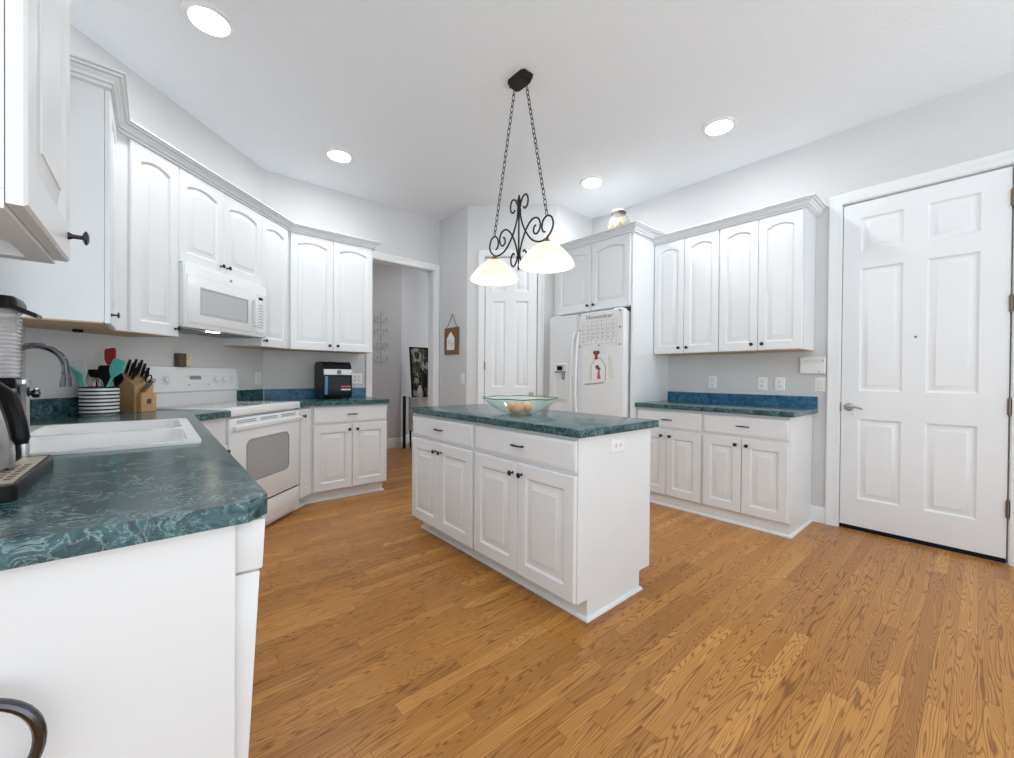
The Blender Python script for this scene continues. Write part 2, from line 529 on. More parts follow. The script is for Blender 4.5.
def wall_seg(name, a, b, z0=0, z1=ZC, t=.12, mat=None, openings=()):
    """wall from a to b (room on the right-hand side when walking a->b), thickness t to the left; openings (s0,s1,z0,z1)"""
    a = Vector((*a, 0)); b = Vector((*b, 0))
    d = (b - a); ln_ = d.length; d.normalize()
    mb = MB()
    cuts = sorted(openings)
    s = 0.0
    def bx(s0, s1, za, zb):
        if s1 - s0 > 1e-4 and zb - za > 1e-4: mb.box(s0, s1, 0, t, za, zb)
    for s0, s1, za, zb in cuts:
        bx(s, s0, z0, z1); bx(s0, s1, zb, z1); bx(s0, s1, z0, za)
        s = s1
    bx(s, ln_, z0, z1)
    o = mb.build(name, mat or M_WALL, None, (a.x, a.y, 0), math.degrees(math.atan2(d.y, d.x)), smooth=False)
    return struct(o)

# floor & ceiling
struct(MB().box(-2.2, 6.2, REAR, 8.2, -.06, 0).build('floor', M_FLOOR, smooth=False))
struct(MB().box(-2.2, 6.2, REAR, 8.2, ZC, ZC + .1).build('ceiling', M_CEIL, smooth=False))
DOOR_Y0, DOOR_Y1, DOOR_H = -.124, .722, 2.502
OPX0, OPX1, OPH = 1.826, 2.608, 2.447
WY0, WY1, WZ0, WZ1 = 1.36, 2.50, 1.09, 2.30
wall_seg('wall_left', (XL, .80), (XL, YD), openings=((WY0 - .80, WY1 - .80, WZ0, WZ1),))
wall_seg('wall_range', (XL, YD), (XD, YB))
wall_seg('wall_back', (XD, YB), (XP + .0, YB), openings=((OPX0 - XD, OPX1 - XD, 0, OPH),))
wall_seg('wall_pantry_side', (XP, YB), (XP, YJ))
dl = (XPE - XP) * S2
PD0, PD1 = (2.823 - XP) * S2, (3.254 - XP) * S2
wall_seg('wall_pantry', (XP, YJ), (XPE, YW), openings=((PD0, PD1, 0, DOOR_H),))
wall_seg('wall_fridge', (XPE, YW), (XR, YW))
wall_seg('wall_right', (XR, YW), (XR, REAR), openings=((YW - DOOR_Y1, YW - DOOR_Y0, 0, DOOR_H),))
# hall beyond the doorway
wall_seg('wall_hall_back', (.9, 6.09), (3.0, 6.09), mat=M_HALL)
wall_seg('wall_hall_angle', (3.0, 6.09), (4.3, 7.39), mat=M_HALL)
wall_seg('wall_hall_end', (4.3, 7.39), (6.2, 7.39), mat=M_HALL)
wall_seg('wall_hall_left', (.9, 4.545), (.9, 6.09), mat=M_HALL)
wall_seg('wall_hall_right', (5.6, 5.75), (5.6, 2.9), mat=M_HALL)
wall_seg('wall_hall_front', (5.6, 3.0), (XR + .12, 3.0), mat=M_HALL)

hall_fill = bpy.data.lights.new('hall_fill_light', 'AREA')  # fill light added to brighten the hall walls, no fixture there
hall_fill.shape = 'DISK'; hall_fill.size = .18; hall_fill.energy = 12
hl = bpy.data.objects.new('hall_fill_light', hall_fill); COL.objects.link(hl); hl.location = (3.35, 4.95, ZC - .01)

# trim --------------------------------------------------------------
def casing(name, a, rz, s0, s1, h, cw=.075, jamb=.12):
    """door casing in local coords: s along the wall, -y into the room"""
    mb = MB()
    prof = [(0, .0), (0, -.011), (.008, -.013), (.045, -.014), (.052, -.019), (cw - .006, -.021), (cw, -.017), (cw, 0)]
    rows = [[(s0 - o, y, 0), (s0 - o, y, h + o), (s1 + o, y, h + o), (s1 + o, y, 0)] for o, y in prof]
    for A, B in zip(rows, rows[1:]):
        for i in range(3):
            mb.poly([A[i], A[i + 1], B[i + 1], B[i]])
    for i in (0, 3):
        mb.poly([r_[i] for r_ in rows])
    if jamb:
        mb.box(s0, s0 + .006, 0, jamb, 0, h)
        mb.box(s1 - .006, s1, 0, jamb, 0, h)
        mb.box(s0, s1, 0, jamb, h - .006, h)
    return struct(mb.build(name, M_TRIM, None, (a[0], a[1], 0), rz))
mb = MB()
wj = .05
for a_, b_, c_, d_ in ((WY0, WY0 + wj, WZ0, WZ1), (WY1 - wj, WY1, WZ0, WZ1), (WY0 + wj, WY1 - wj, WZ0, WZ0 + wj), (WY0 + wj, WY1 - wj, WZ1 - wj, WZ1), ((WY0 + WY1) / 2 - .02, (WY0 + WY1) / 2 + .02, WZ0 + wj, WZ1 - wj)):
    mb.box(XL - .09, XL - .05, a_, b_, c_, d_)
win = struct(mb.build('added_window_1', M_TRIM, smooth=False))  # unseen window over the sink, added as a daylight source
for a_, b_ in ((WY0 + wj, (WY0 + WY1) / 2 - .02), ((WY0 + WY1) / 2 + .02, WY1 - wj)):
    MB().box(XL - .073, XL - .067, a_, b_, WZ0 + wj, WZ1 - wj).build('pane', M_PANE, win, smooth=False)
MB().box(XL - .12, XL + .03, WY0 - .03, WY1 + .03, WZ0 - .022, WZ0 - .001, .003).build('sill', M_TRIM, win)
casing('trim_1', (XR, YW), -90, YW - DOOR_Y1, YW - DOOR_Y0, DOOR_H, .078)
casing('trim_2', (XP, YJ), -45, PD0, PD1, DOOR_H, .066)
casing('trim_3', (XD, YB), 0, OPX0 - XD, OPX1 - XD, OPH, .072, .121)

def baseboard(name, pts, h=.125, t=.014, mat=None):
    """pts along the wall foot, room on the right-hand side"""
    mb = MB()
    prof = [(0, 0), (t, 0), (t, h - .02), (t - .006, h - .006), (.004, h), (0, h)]
    P = [Vector(p) for p in pts]
    rows = []
    for i, p in enumerate(P):
        ds = []
        if i > 0: ds.append((P[i] - P[i - 1]).normalized())
        if i < len(P) - 1: ds.append((P[i + 1] - P[i]).normalized())
        ns = [Vector((d.y, -d.x)) for d in ds]
        if len(ns) == 2:
            mn = (ns[0] + ns[1]).normalized(); mn = mn / max(.2, mn.dot(ns[0]))
        else: mn = ns[0]
        rows.append([(p.x + mn.x * o, p.y + mn.y * o, z) for o, z in prof])
    mb.loops(rows, True, True, True)
    return struct(mb.build(name, mat or M_TRIM))
baseboard('baseboard_right', [(XR, .893), (XR, DOOR_Y1 + .078)])
baseboard('baseboard_right_rear', [(XR, DOOR_Y0 - .078), (XR, REAR)])
baseboard('baseboard_pantry', [(XP, YB - .022), (XP, YJ), (XP + .05, YJ - .05)])
baseboard('baseboard_back', [(OPX1 + .072, YB), (XP, YB)])
baseboard('baseboard_hall', [(.9, 6.09), (3.0, 6.09), (4.3, 7.39)], .15)

# panelled leaf: slab with rectangular raised panels, front -y
def leaf_mesh(mb, w, h, panels, yf=0.0, yb=.038):
    xs = sorted({0, w, *[p[0] for p in panels], *[p[1] for p in panels]})
    zs = sorted({0, h, *[p[2] for p in panels], *[p[3] for p in panels]})
    isp = {(round(p[0], 5), round(p[2], 5)) for p in panels}
    for i in range(len(xs) - 1):
        for j in range(len(zs) - 1):
            x0, x1, z0, z1 = xs[i], xs[i + 1], zs[j], zs[j + 1]
            if (round(x0, 5), round(z0, 5)) in isp:
                lp = []
                for o, y in ((0, yf), (.004, yf + .004), (.008, yf + .010), (.014, yf + .013), (.020, yf + .013), (.046, yf + .003), (.048, yf + .001), (.052, yf + .001)):
                    lp.append([(x0 + o, y, z0 + o), (x1 - o, y, z0 + o), (x1 - o, y, z1 - o), (x0 + o, y, z1 - o)])
                mb.loops(lp, True, False, True)
            else:
                mb.poly([(x0, yf, z0), (x1, yf, z0), (x1, yf, z1), (x0, yf, z1)])
    o = [(0, 0), (w, 0), (w, h), (0, h)]
    mb.loops([[(x, yf, z) for x, z in o], [(x, yb, z) for x, z in o]], True, False, True)
    return mb
# entry door (in the right wall), local x runs toward -Y
EW = DOOR_Y1 - DOOR_Y0 - .024
pz = [(.222, .83), (1.04, 1.965), (2.09, 2.345)]
pans = [(a, b, z0, z1) for (a, b) in ((.103, .338), (.457, .697)) for z0, z1 in pz]
d1 = leaf_mesh(MB(), EW, 2.462, pans).build('door_1', M_DOOR, None, (XR + .004, DOOR_Y1 - .010, .02), -90)
struct(d1)
mb = MB().lathe([(.0001, -.006), (.018, -.006), (.029, -.003), (.031, 0)], (.046, 0, .915), 24, 'y')
mb.tube([(.046, -.004, .915), (.046, -.05, .915), (.06, -.056, .917), (.085, -.056, .922), (.115, -.056, .912), (.135, -.056, .905)], [.010, .010, .0095, .008, .008, .007], 10)
o = mb.build('door_handle', M_NICKEL, d1)
for z in (2.27, 1.61, .965, .325):
    mb = MB()
    mb.tube([(EW + .004, -.008, z - .05), (EW + .004, -.008, z + .05)], .008, 10)
    mb.box(EW - .006, EW + .014, -.004, .004, z - .05, z + .05)
    for k in (-.055, .055): mb.lathe([(.0001, -.004), (.006, -.003), (.006, .003), (.0001, .004)], (EW + .004, -.008, z + k), 10)
    mb.build('hinge', M_HINGE, d1)
MB().lathe([(.0001, -.004), (.007, -.003), (.008, 0)], (.405, 0, 1.43), 14, 'y').build('peephole', M_HINGE, d1)
MB().box(0, EW, -.004, .03, -.017, .012, .003).build('door_sweep', M_BLACK, d1)
MB().box(-.0045, -.001, -.008, .003, .88, .95).build('latch_plate', M_HINGE, d1)
o = MB().box(-.012, EW + .012, .005, .115, -.02, -.012).build('threshold', M_STEEL, d1)
o = MB().box(-.014, EW + .014, .045, .06, -.018, 2.47).build('door_stop', M_TRIM, d1)
MB().lathe([(.0001, -.03), (.011, -.026), (.016, -.008), (.006, 0), (.0001, .003)], (.085, -.048, .885), 12).build('hanging_tag', M_PLAST, d1)
# pantry door
PWD = PD1 - PD0 - .028
k_ = PWD
pans = [(a, b, z0, z1) for (a, b) in ((.085, .225), (.335, .485)) for z0, z1 in ((.23, .84), (1.01, 1.98), (2.09, 2.335))]
c45 = math.cos(R(45))
px0 = XP + (PD0 + .014) * c45; py0 = YJ - (PD0 + .014) * c45
d2 = struct(leaf_mesh(MB(), PWD, 2.465, pans, 0, .035).build('door_2', M_DOOR, None, (px0 + .006 * c45, py0 + .006 * c45, .016), -45))
for z in (2.25, 1.25, .25):
    MB().tube([(-.003, -.005, z - .045), (-.003, -.005, z + .045)], .006, 8).build('hinge', M_HINGE, d2)
MB().lathe([(.0001, -.052), (.02, -.05), (.027, -.038), (.02, -.026), (.009, -.022), (.009, -.008), (.026, -.006), (.028, 0)], (PWD - .055, 0, .93), 20, 'y').build('door_handle', M_NICKEL, d2)

# ------------------------------------------------------------------ cabinets
ZUB, ZUT = 1.378, 2.445
UND = .012
def upper(name, label, loc, rz, poly_w, doors, zb=ZUB, zt=2.4455, group=None, under=M_TAN, recess=False):
    """wall cabinet; poly_w = footprint in world xy; doors = (x0,x1,z0,z1,knob_x,knob_z,rise)"""
    root = thing(name, label, 'cabinet', (loc[0], loc[1], zb), rz, group)
    pl_ = lxy(loc, rz, poly_w)
    MB().prism(pl_, .026 if recess else .006, zt - zb).build('cabinet_body', M_CAB, root, smooth=False)
    cx = sum(p[0] for p in pl_) / len(pl_); cy = sum(p[1] for p in pl_) / len(pl_)
    if recess:
        q = [(cx + (x - cx) * .80, cy + (y - cy) * .80) for x, y in pl_]
        MB().prism(pl_, 0, .0265, [q]).build('bottom_rim', under, root, smooth=False)
    else:
        q = [(cx + (x - cx) * .985, cy + (y - cy) * .985) for x, y in pl_]
        MB().prism(q, 0, .0065).build('underside', under, root, smooth=False)
    for x0, x1, z0, z1, kx, kz, rise in doors:
        d = door_mesh(MB(), x0, x1, z0 - zb, z1 - zb, rise=rise, stile=.056, rail=.068, bevel=.046).build('door', M_CAB, root)
        if kx is not None: knob(d, kx, kz - zb)
    return root

# diagonal frame plane: y - x = 3.206 ; local x = s along (1,1)/sqrt2
CF = 3.206
def dpt(s, c):           # world point on the plane y-x=c at along-coordinate s=(x+y)/sqrt2
    return ((s * S2 - c) / 2, (s * S2 + c) / 2)
def s_of(x, c):          # along-coordinate of the point with world x on plane c
    return (2 * x + c) / S2
CDOOR = 3.1766
sA, sB, sM, sC, sD = s_of(-.1005, CDOOR), s_of(.1155, CDOOR), s_of(.3735, CDOOR), s_of(.6605, CDOOR), s_of(.9155, CDOOR)
XPN, YPN = -.176, 2.625
g = .0015
inner = (XPN, XPN + CF)
sI = s_of(XPN, CF)
# near cabinet on the left wall (face +X)
upper('wall_cabinet', 'white raised panel wall cabinet nearest the camera, hung high at the left edge', (-.155, .866), 90,
      [(-.493, .866), (-.155, .866), (-.155, 1.243), (-.493, 1.243)],
      [(.001, .378, 1.382, ZUT, .348, 1.43, .03)], zb=1.374, under=M_CAB, recess=True)
# corner cabinet with the plain end panel
upper('wall_cabinet', 'white wall cabinet with plain end panel over the striped utensil crock', (XPN, YPN), 90,
      [(XL + .002, YPN), (XPN, YPN), inner, (XL + .002, YD - .006)],
      [(.002, .392, 1.38, ZUT, .03, 1.422, .03)])
E1 = dpt(sB, CF); E1w = dpt(sB, 3.646)
o1 = dpt(sI, CF)
def dbase(s): return dpt(s, CF)
upper('wall_cabinet', 'white single door wall cabinet over the knife block, left of the microwave', dbase(sI), 45,
      [(inner[0], inner[1]), dpt(sB - g, CF), dpt(sB - g, 3.646), (XL + .004, YD - .001)],
      [(sA - sI, sB - sI - .002, 1.38, ZUT, sB - sI - .028, 1.428, .03)])
upper('wall_cabinet', 'short white two door wall cabinet directly above the microwave', dbase(sB), 45,
      [dpt(sB + g, CF), dpt(sC - g, CF), dpt(sC - g, 3.646), dpt(sB + g, 3.646)],
      [(.002, sM - sB - .001, 1.858, ZUT, sM - sB - .03, 1.912, .03), (sM - sB + .001, sC - sB - .002, 1.858, ZUT, sM - sB + .03, 1.912, .03)], zb=1.853, under=M_CAB)
cin = (YB - .305 - CF, YB - .305)
sE = s_of(cin[0], CF)
upper('wall_cabinet', 'narrow white single door wall cabinet between microwave and inside corner', dbase(sC), 45,
      [dpt(sC + g, CF), (cin[0] - .001, cin[1] - .001), (XD - .003, YB - .006), dpt(sC + g, 3.646)],
      [(.002, sD - sC - .012, 1.38, ZUT, .028, 1.426, .03)])
upper('wall_cabinet', 'white two door wall cabinet above the black countertop appliance', (cin[0], cin[1]), 0,
      [(cin[0] + .001, cin[1]), (1.694, cin[1]), (1.694, YB - .002), (XD + .003, YB - .002)],
      [(.931 - cin[0], 1.305 - cin[0], 1.38, ZUT, 1.271 - cin[0], 1.428, .03), (1.308 - cin[0], 1.692 - cin[0], 1.38, ZUT, 1.346 - cin[0], 1.428, .03)])

def crown(name, label, pts, zb=2.446):
    P = [Vector(p) for p in pts]
    prof = [(0, 0), (.027, 0), (.027, .010), (.021, .012), (.022, .017), (.033, .019), (.037, .030), (.050, .038), (.052, .041), (.046, .043), (.047, .047), (.063, .048), (.066, .055), (.060, .057), (.061, .060), (.075, .060), (.075, .069), (0, .069)]
    rows = []
    for i, p in enumerate(P):
        ds = []
        if i > 0: ds.append((P[i] - P[i - 1]).normalized())
        if i < len(P) - 1: ds.append((P[i + 1] - P[i]).normalized())
        ns = [Vector((d.y, -d.x)) for d in ds]
        if len(ns) == 2:
            mn = (ns[0] + ns[1]).normalized(); mn = mn / max(.2, mn.dot(ns[0]))
        else: mn = ns[0]
        rows.append([(p.x + mn.x * o, p.y + mn.y * o, zb + z) for o, z in prof])
    mb = MB(); mb.loops(rows, True, True, True)
    return tag(mb.build(name, M_CAB, angle=25), label, 'molding')
crown('crown_molding', 'white crown molding along the cabinets around the range and sink corner',
      [(XL + .002, YPN), (XPN, YPN), inner, cin, (1.694, cin[1]), (1.694, YB - .002)], 2.446)
XU = 3.7455
crown('crown_molding', 'white crown molding on the four tall doors above the blue backsplash',
      [(XU, 2.1205), (XU, .888), (XR - .002, .888)], 2.446)
XF = 3.361
crown('crown_molding', 'raised white crown molding over the refrigerator cabinet',
      [(XF, YW - .003), (XF, 2.1215), (XR - .003, 2.1215)], 2.496)

# right wall uppers (face -X): local x = -Y
upper('wall_cabinet', 'tall white two door wall cabinet beside the refrigerator panel', (XU, 2.119), -90,
      [(XU, 1.507), (XU, 2.119), (XR - .002, 2.119), (XR - .002, 1.507)],
      [(.004, .2995, 1.378, ZUT, .262, 1.428, .03), (.3035, .609, 1.378, ZUT, .338, 1.428, .03)], zb=1.372)
upper('wall_cabinet', 'tall white two door wall cabinet nearest the entry door', (XU, 1.505), -90,
      [(XU, .888), (XU, 1.505), (XR - .002, 1.505), (XR - .002, .888)],
      [(.004, .3035, 1.378, ZUT, .266, 1.428, .03), (.3065, .607, 1.378, ZUT, .343, 1.428, .03)], zb=1.372)
# fridge surround
fr = upper('wall_cabinet', 'white two door cabinet above the refrigerator', (XF, 3.052), -90,
      [(XF, 2.143), (XF, 3.108), (XR - .002, 3.108), (XR - .002, 2.143)],
      [(.006, .463, 1.82, 2.494, .43, 1.872, .035), (.468, .908, 1.82, 2.494, .503, 1.872, .035)], zb=1.815, zt=2.4955, under=M_CAB)
tag(MB().box(XF - .001, XR - .002, 2.1215, 2.1405, 0, 2.4955, .001).build('side_panel', M_CAB), 'tall white side panel standing between refrigerator and counter', 'panel')

# base cabinets ------------------------------------------------------
def base_cab(label, loc, rz, poly_w, toe_w, doors=(), drawers=(), name='base_cabinet', group=None, shoe_pts=None, well=()):
    root = thing(name, label, 'cabinet', (loc[0], loc[1], 0), rz, group)
    MB().prism(lxy(loc, rz, poly_w), .1, CT - TH - .001, [lxy(loc, rz, h_) for h_ in well]).build('cabinet_body', M_CAB, root, smooth=False)
    MB().prism(lxy(loc, rz, toe_w), .0, .1005).build('toe_kick', M_CAB, root, smooth=False)
    for x0, x1, z0, z1, kx, kz in doors:
        d = door_mesh(MB(), x0, x1, z0, z1, stile=.060, rail=.068, bevel=.050).build('door', M_CAB, root)
        if kx is not None: knob(d, kx, kz)
    for x0, x1, z0, z1 in drawers:
        cab_drawer(root, x0, x1, z0, z1)
    if shoe_pts:
        P = [Vector(p) for p in lxy(loc, rz, shoe_pts)]
        rows = []
        prof = [(0, 0), (.014, 0), (.013, .008), (.008, .015), (0, .018)]
        for i, p in enumerate(P):
            ds = []
            if i > 0: ds.append((P[i] - P[i - 1]).normalized())
            if i < len(P) - 1: ds.append((P[i + 1] - P[i]).normalized())
            ns = [Vector((d.y, -d.x)) for d in ds]
            if len(ns) == 2:
                mn = (ns[0] + ns[1]).normalized(); mn = mn / max(.2, mn.dot(ns[0]))
            else: mn = ns[0]
            rows.append([(p.x + mn.x * o_, p.y + mn.y * o_, z) for o_, z in prof])
        MB().loops(rows, True, True, True).build('shoe_molding', M_TRIM, root)
    return root
ZD0, ZD1, ZW0, ZW1 = .105, .692, .712, .856
# island (front faces -X)
IXF, IXB = 1.475, 2.097
IY0, IYM, IY1 = 1.204, 1.995, 2.753
base_cab('white island cabinet unit with the longer drawer and plain end panel', (IXF, IYM), -90,
         [(IXF, IY0), (IXF, IYM - .0005), (IXB, IYM - .0005), (IXB, IY0)], [(1.546, IY0), (1.546, IYM - .0005), (1.995, IYM - .0005), (1.995, IY0)],
         [(.012, .393, ZD0, ZD1, .36, .636), (.397, .784, ZD0, ZD1, .43, .636)], [(.012, .784, ZW0, ZW1)],
         shoe_pts=[(1.546, IYM - .0005), (1.546, IY0), (1.995, IY0), (1.995, IYM - .0005)])
base_cab('white island cabinet unit with the shorter drawer, far from the camera', (IXF, IY1 + .015), -90,
         [(IXF, IYM + .0005), (IXF, IY1 + .015), (IXB, IY1 + .015), (IXB, IYM + .0005)], [(1.546, IYM + .0005), (1.546, IY1), (1.995, IY1), (1.995, IYM + .0005)],
         [(.002, .374, ZD0, ZD1, .340, .634), (.378, .756, ZD0, ZD1, .41, .634)], [(.002, .756, ZW0, ZW1)],
         shoe_pts=[(1.995, IYM + .0005), (1.995, IY1), (1.546, IY1), (1.546, IYM + .0005)])
# right bases
RXF = 3.459
ry = (2.119, 1.512, .893)
base_cab('white base cabinet beside the refrigerator panel, partly behind the island', (RXF, ry[0]), -90,
         [(RXF, ry[1] + .0005), (RXF, ry[0]), (XR - .002, ry[0]), (XR - .002, ry[1] + .0005)], [(3.476, ry[1] + .0005), (3.476, ry[0]), (XR - .002, ry[0]), (XR - .002, ry[1] + .0005)],
         [(.004, .293, ZD0, .68, .255, .632), (.297, .597, ZD0, .68, .335, .632)], [(.004, .597, .702, .85)],
         shoe_pts=[(3.476, ry[0]), (3.476, ry[1] + .0005)])
base_cab('white base cabinet nearest the entry door under the blue backsplash', (RXF, ry[1]), -90,
         [(RXF, ry[2]), (RXF, ry[1] - .0005), (XR - .002, ry[1] - .0005), (XR - .002, ry[2])], [(3.476, ry[2]), (3.476, ry[1] - .0005), (XR - .002, ry[1] - .0005), (XR - .002, ry[2])],
         [(.010, .300, ZD0, .68, .263, .632), (.305, .612, ZD0, .68, .343, .632)], [(.010, .612, .702, .85)],
         shoe_pts=[(3.476, ry[1] - .0005), (3.476, ry[2]), (XR - .016, ry[2])])
# back base
BYF = 3.860
cb = 2.826            # frame plane of the angled bases
bx = BYF - cb         # inner corner x
base_cab('white base cabinet with one drawer under the black countertop appliance', (bx, BYF), 0,
         [(bx + .001, BYF), (1.7415, BYF), (1.7415, YB - .002), (XD + .003, YB - .002), ],
         [(bx - .045, BYF + .055), (1.728, BYF + .055), (1.728, YB - .002), (XD + .003, YB - .002)],
         [(1.062 - bx, 1.400 - bx, ZD0, .694, 1.370 - bx, .645), (1.404 - bx, 1.742 - bx, ZD0, .694, 1.444 - bx, .645)], [(1.062 - bx, 1.742 - bx, .710, .86)],
         shoe_pts=[(bx - .02, BYF + .055), (1.728, BYF + .055), (1.728, YB - .03)])
# angled narrow base right of the range
RS0, RS1 = 3.5235 / S2, 4.6465 / S2
sR = RS1 + .003
sEb = s_of(bx, cb)
rt_loc = dpt(sR, cb)
base_cab('narrow white angled base cabinet right of the range', rt_loc, 45,
         [dpt(sR, cb), (bx - .001, BYF - .001), (XD - .003, YB - .006), dpt(sR, 3.646)],
         [dpt(sR, cb + .08), (bx - .048, BYF + .052), (XD - .003, YB - .006), dpt(sR, 3.646)],
         [(.004, sEb - sR - .016, ZD0, .858, .028, .80)],
         shoe_pts=[dpt(sR, cb + .08), (bx - .03, BYF + .052)])
# angled narrow base left of the range, reaches the sink run
SXF = .115
sLe = RS0 - .003
lin = (SXF, SXF + cb)
base_cab('white angled base cabinet squeezed between sink counter and range', dpt(s_of(SXF, cb), cb), 45,
         [lin, dpt(sLe, cb), dpt(sLe, 3.646), (XL + .004, YD - .002)],
         [dpt(s_of(SXF - .03, cb + .08), cb + .08), dpt(sLe, cb + .08), dpt(sLe, 3.646), (XL + .004, YD - .002)],
         [(.03, sLe - s_of(SXF, cb) - .004, ZD0, .692, sLe - s_of(SXF, cb) - .032, .655)], [])
# sink base
base_cab('white sink base cabinet facing the island, under the double sink', (SXF, 1.535), 90,
         [(XL + .002, 1.535), (SXF, 1.535), (SXF, 2.937), (XL + .002, YD - .008)], [(XL + .002, 1.535), (SXF - .06, 1.535), (SXF - .06, 2.95), (XL + .002, YD - .008)],
         [(.01, .55, ZD0, ZD1, .51, .64), (.554, 1.1, ZD0, ZD1, .6, .64)], [],
         well=[[(-.40, 1.745), (.10, 1.745), (.10, 2.64), (-.40, 2.64)]])
# end panel of the sink counter
tag(MB().box(XL + .002, SXF + .001, .9135, .9285, 0, CT - TH - .001, .0015).build('end_panel', M_CAB), 'large plain white end panel under the near end of the sink counter', 'panel')
# dishwasher whose front shows edge-on past the end panel
dw = thing('dishwasher', 'white dishwasher seen edge-on beside the plain end panel, door slightly ajar', 'dishwasher', (SXF, .931, 0), 90)
MB().box(0, .6, .05, .58, .1, CT - TH - .002, .003).build('tub_cabinet', M_WHITE, dw)
MB().box(.01, .59, .05, .5, .0, .101).build('toe_panel', M_WHITE, dw)
mb = MB()
tl = R(2.9)
def tilt(t):
    for v_ in t.verts:
        y_, z_ = v_.co.y, v_.co.z - .11
        v_.co.y = y_ * math.cos(tl) - z_ * math.sin(tl)
        v_.co.z = .11 + y_ * math.sin(tl) + z_ * math.cos(tl)
mb.box(.004, .596, -.012, .046, .11, .762, .004, 2); tilt(mb.bm)
dd = mb.build('door', M_WHITE, dw)
mb = MB().box(.002, .598, -.016, .044, .766, .866, .004, 2); tilt(mb.bm)
cp = mb.build('control_panel', M_WHITE, dw)
mb = MB().box(.2, .4, -.022, -.015, .80, .825, .002); tilt(mb.bm)
mb.build('latch_handle', M_PLAST, cp)

# ------------------------------------------------------------------ countertops
SXE, SYE = .1712, .8933
cdl = 2.776
SK = (-.44, .123, 1.733, 2.654)
hole = [(SK[0] + .07, SK[2] + .025), (SK[1] - .025, SK[2] + .025), (SK[1] - .025, SK[3] - .025), (SK[0] + .07, SK[3] - .025)]
ct1 = thing('countertop', 'dark green marbled sink countertop, clipped corner toward the camera', 'countertop', (0, 0, CT - TH))
def edge_top(pts, holes=()):
    return MB().prism(pts, 0, TH, holes)
edge_top([(XL + .001, SYE), (SXE - .0383, SYE), (SXE, SYE + .0383), (SXE, SXE + cdl), dpt(sLe, cdl), dpt(sLe, 3.648), (XL + .001, YD - .001)], [hole]).build('slab', M_TOP, ct1, smooth=False)
e0 = dpt(sLe, 3.648); e1 = dpt(sLe, 3.62)
MB().prism([(XL + .001, YD - .001), (XL + .022, YD - .009), dpt(s_of(-.05, 3.62), 3.62), dpt(s_of(-.05, 3.648), 3.648)], TH, TH + .1).build('backsplash', M_TOP, ct1, smooth=False)
MB().box(XL + .001, XL + .021, SYE, YD - .012, TH, TH + .1).build('backsplash', M_TOP, ct1, smooth=False)
ct2 = thing('countertop', 'dark green marbled countertop in the back corner right of the range', 'countertop', (0, 0, CT - TH))
BCF, BCR = 3.814, 1.7558
edge_top([dpt(sR, cdl), (BCF - cdl, BCF), (BCR, BCF), (BCR, YB - .001), (XD - .001, YB - .001), dpt(sR, 3.648)]).build('slab', M_TOP, ct2, smooth=False)
MB().prism([dpt(sR + .01, 3.62), dpt(s_of(XD - .008, 3.62), 3.62), (XD - .001, YB - .002), dpt(sR + .01, 3.648)], TH, TH + .096).build('backsplash', M_TOP, ct2, smooth=False)
MB().box(XD + .014, BCR - .005, YB - .021, YB - .001, TH, TH + .096).build('backsplash', M_SPLASH_B, ct2, smooth=False)
ct3 = tag(MB().prism([(1.4421, 1.172), (2.1273, 1.172), (2.1273, 2.76), (1.4421, 2.76)], 0, TH, bev=.004).build('countertop', M_TOP, None, (0, 0, CT - TH)), 'dark green marbled countertop on the white island, holding the glass bowl', 'countertop')
ct4 = thing('countertop', 'dark marbled countertop along the right wall with blue backsplash', 'countertop', (0, 0, CT - TH))
MB().prism([(3.408, .857), (XR - .001, .857), (XR - .001, 2.120), (3.408, 2.120)], 0, TH, bev=.004).build('slab', M_TOP, ct4)
MB().box(XR - .021, XR - .001, .858, 2.119, TH, TH + .092).build('backsplash', M_SPLASH_B, ct4, smooth=False)

# sink ---------------------------------------------------------------
sk = thing('sink', 'white double bowl drop-in kitchen sink in the green counter', 'sink', (0, 0, CT))
x0, x1, y0, y1 = SK
ym = (y0 + y1) / 2
def rrect(x0, x1, y0, y1, r, z, n=4):
    pts = []
    for cx, cy, a0 in ((x1 - r, y0 + r, -90), (x1 - r, y1 - r, 0), (x0 + r, y1 - r, 90), (x0 + r, y0 + r, 180)):
        for i in range(n + 1):
            a = R(a0 + 90 * i / n)
            pts.append((cx + r * math.cos(a), cy + r * math.sin(a), z))
    return pts
def r2(lp): return [(p[0], p[1]) for p in lp]
b1 = (x0 + .085, x1 - .035, y0 + .035, ym - .018); b2 = (x0 + .085, x1 - .035, ym + .018, y1 - .035)
mb = MB().prism(r2(rrect(x0, x1, y0, y1, .025, 0)), .0005, .010, [r2(rrect(*b1, .05, 0)), r2(rrect(*b2, .05, 0))])
mb.build('rim', M_CERAM, sk)
for b in (b1, b2):
    mb = MB()
    mb.loops([rrect(b[0] - .005, b[1] + .005, b[2] - .005, b[3] + .005, .05, .009), rrect(*b, .05, .004), rrect(b[0] + .012, b[1] - .012, b[2] + .012, b[3] - .012, .06, -.15),
              rrect(b[0] + .05, b[1] - .05, b[2] + .05, b[3] - .05, .06, -.178)], True, False, True)
    bo = mb.build('bowl', M_CERAM, sk)
    MB().lathe([(.0001, .004), (.035, .003), (.042, 0)], ((b[0] + b[1]) / 2, (b[2] + b[3]) / 2, -.178), 20).build('drain', M_CHROME, bo)

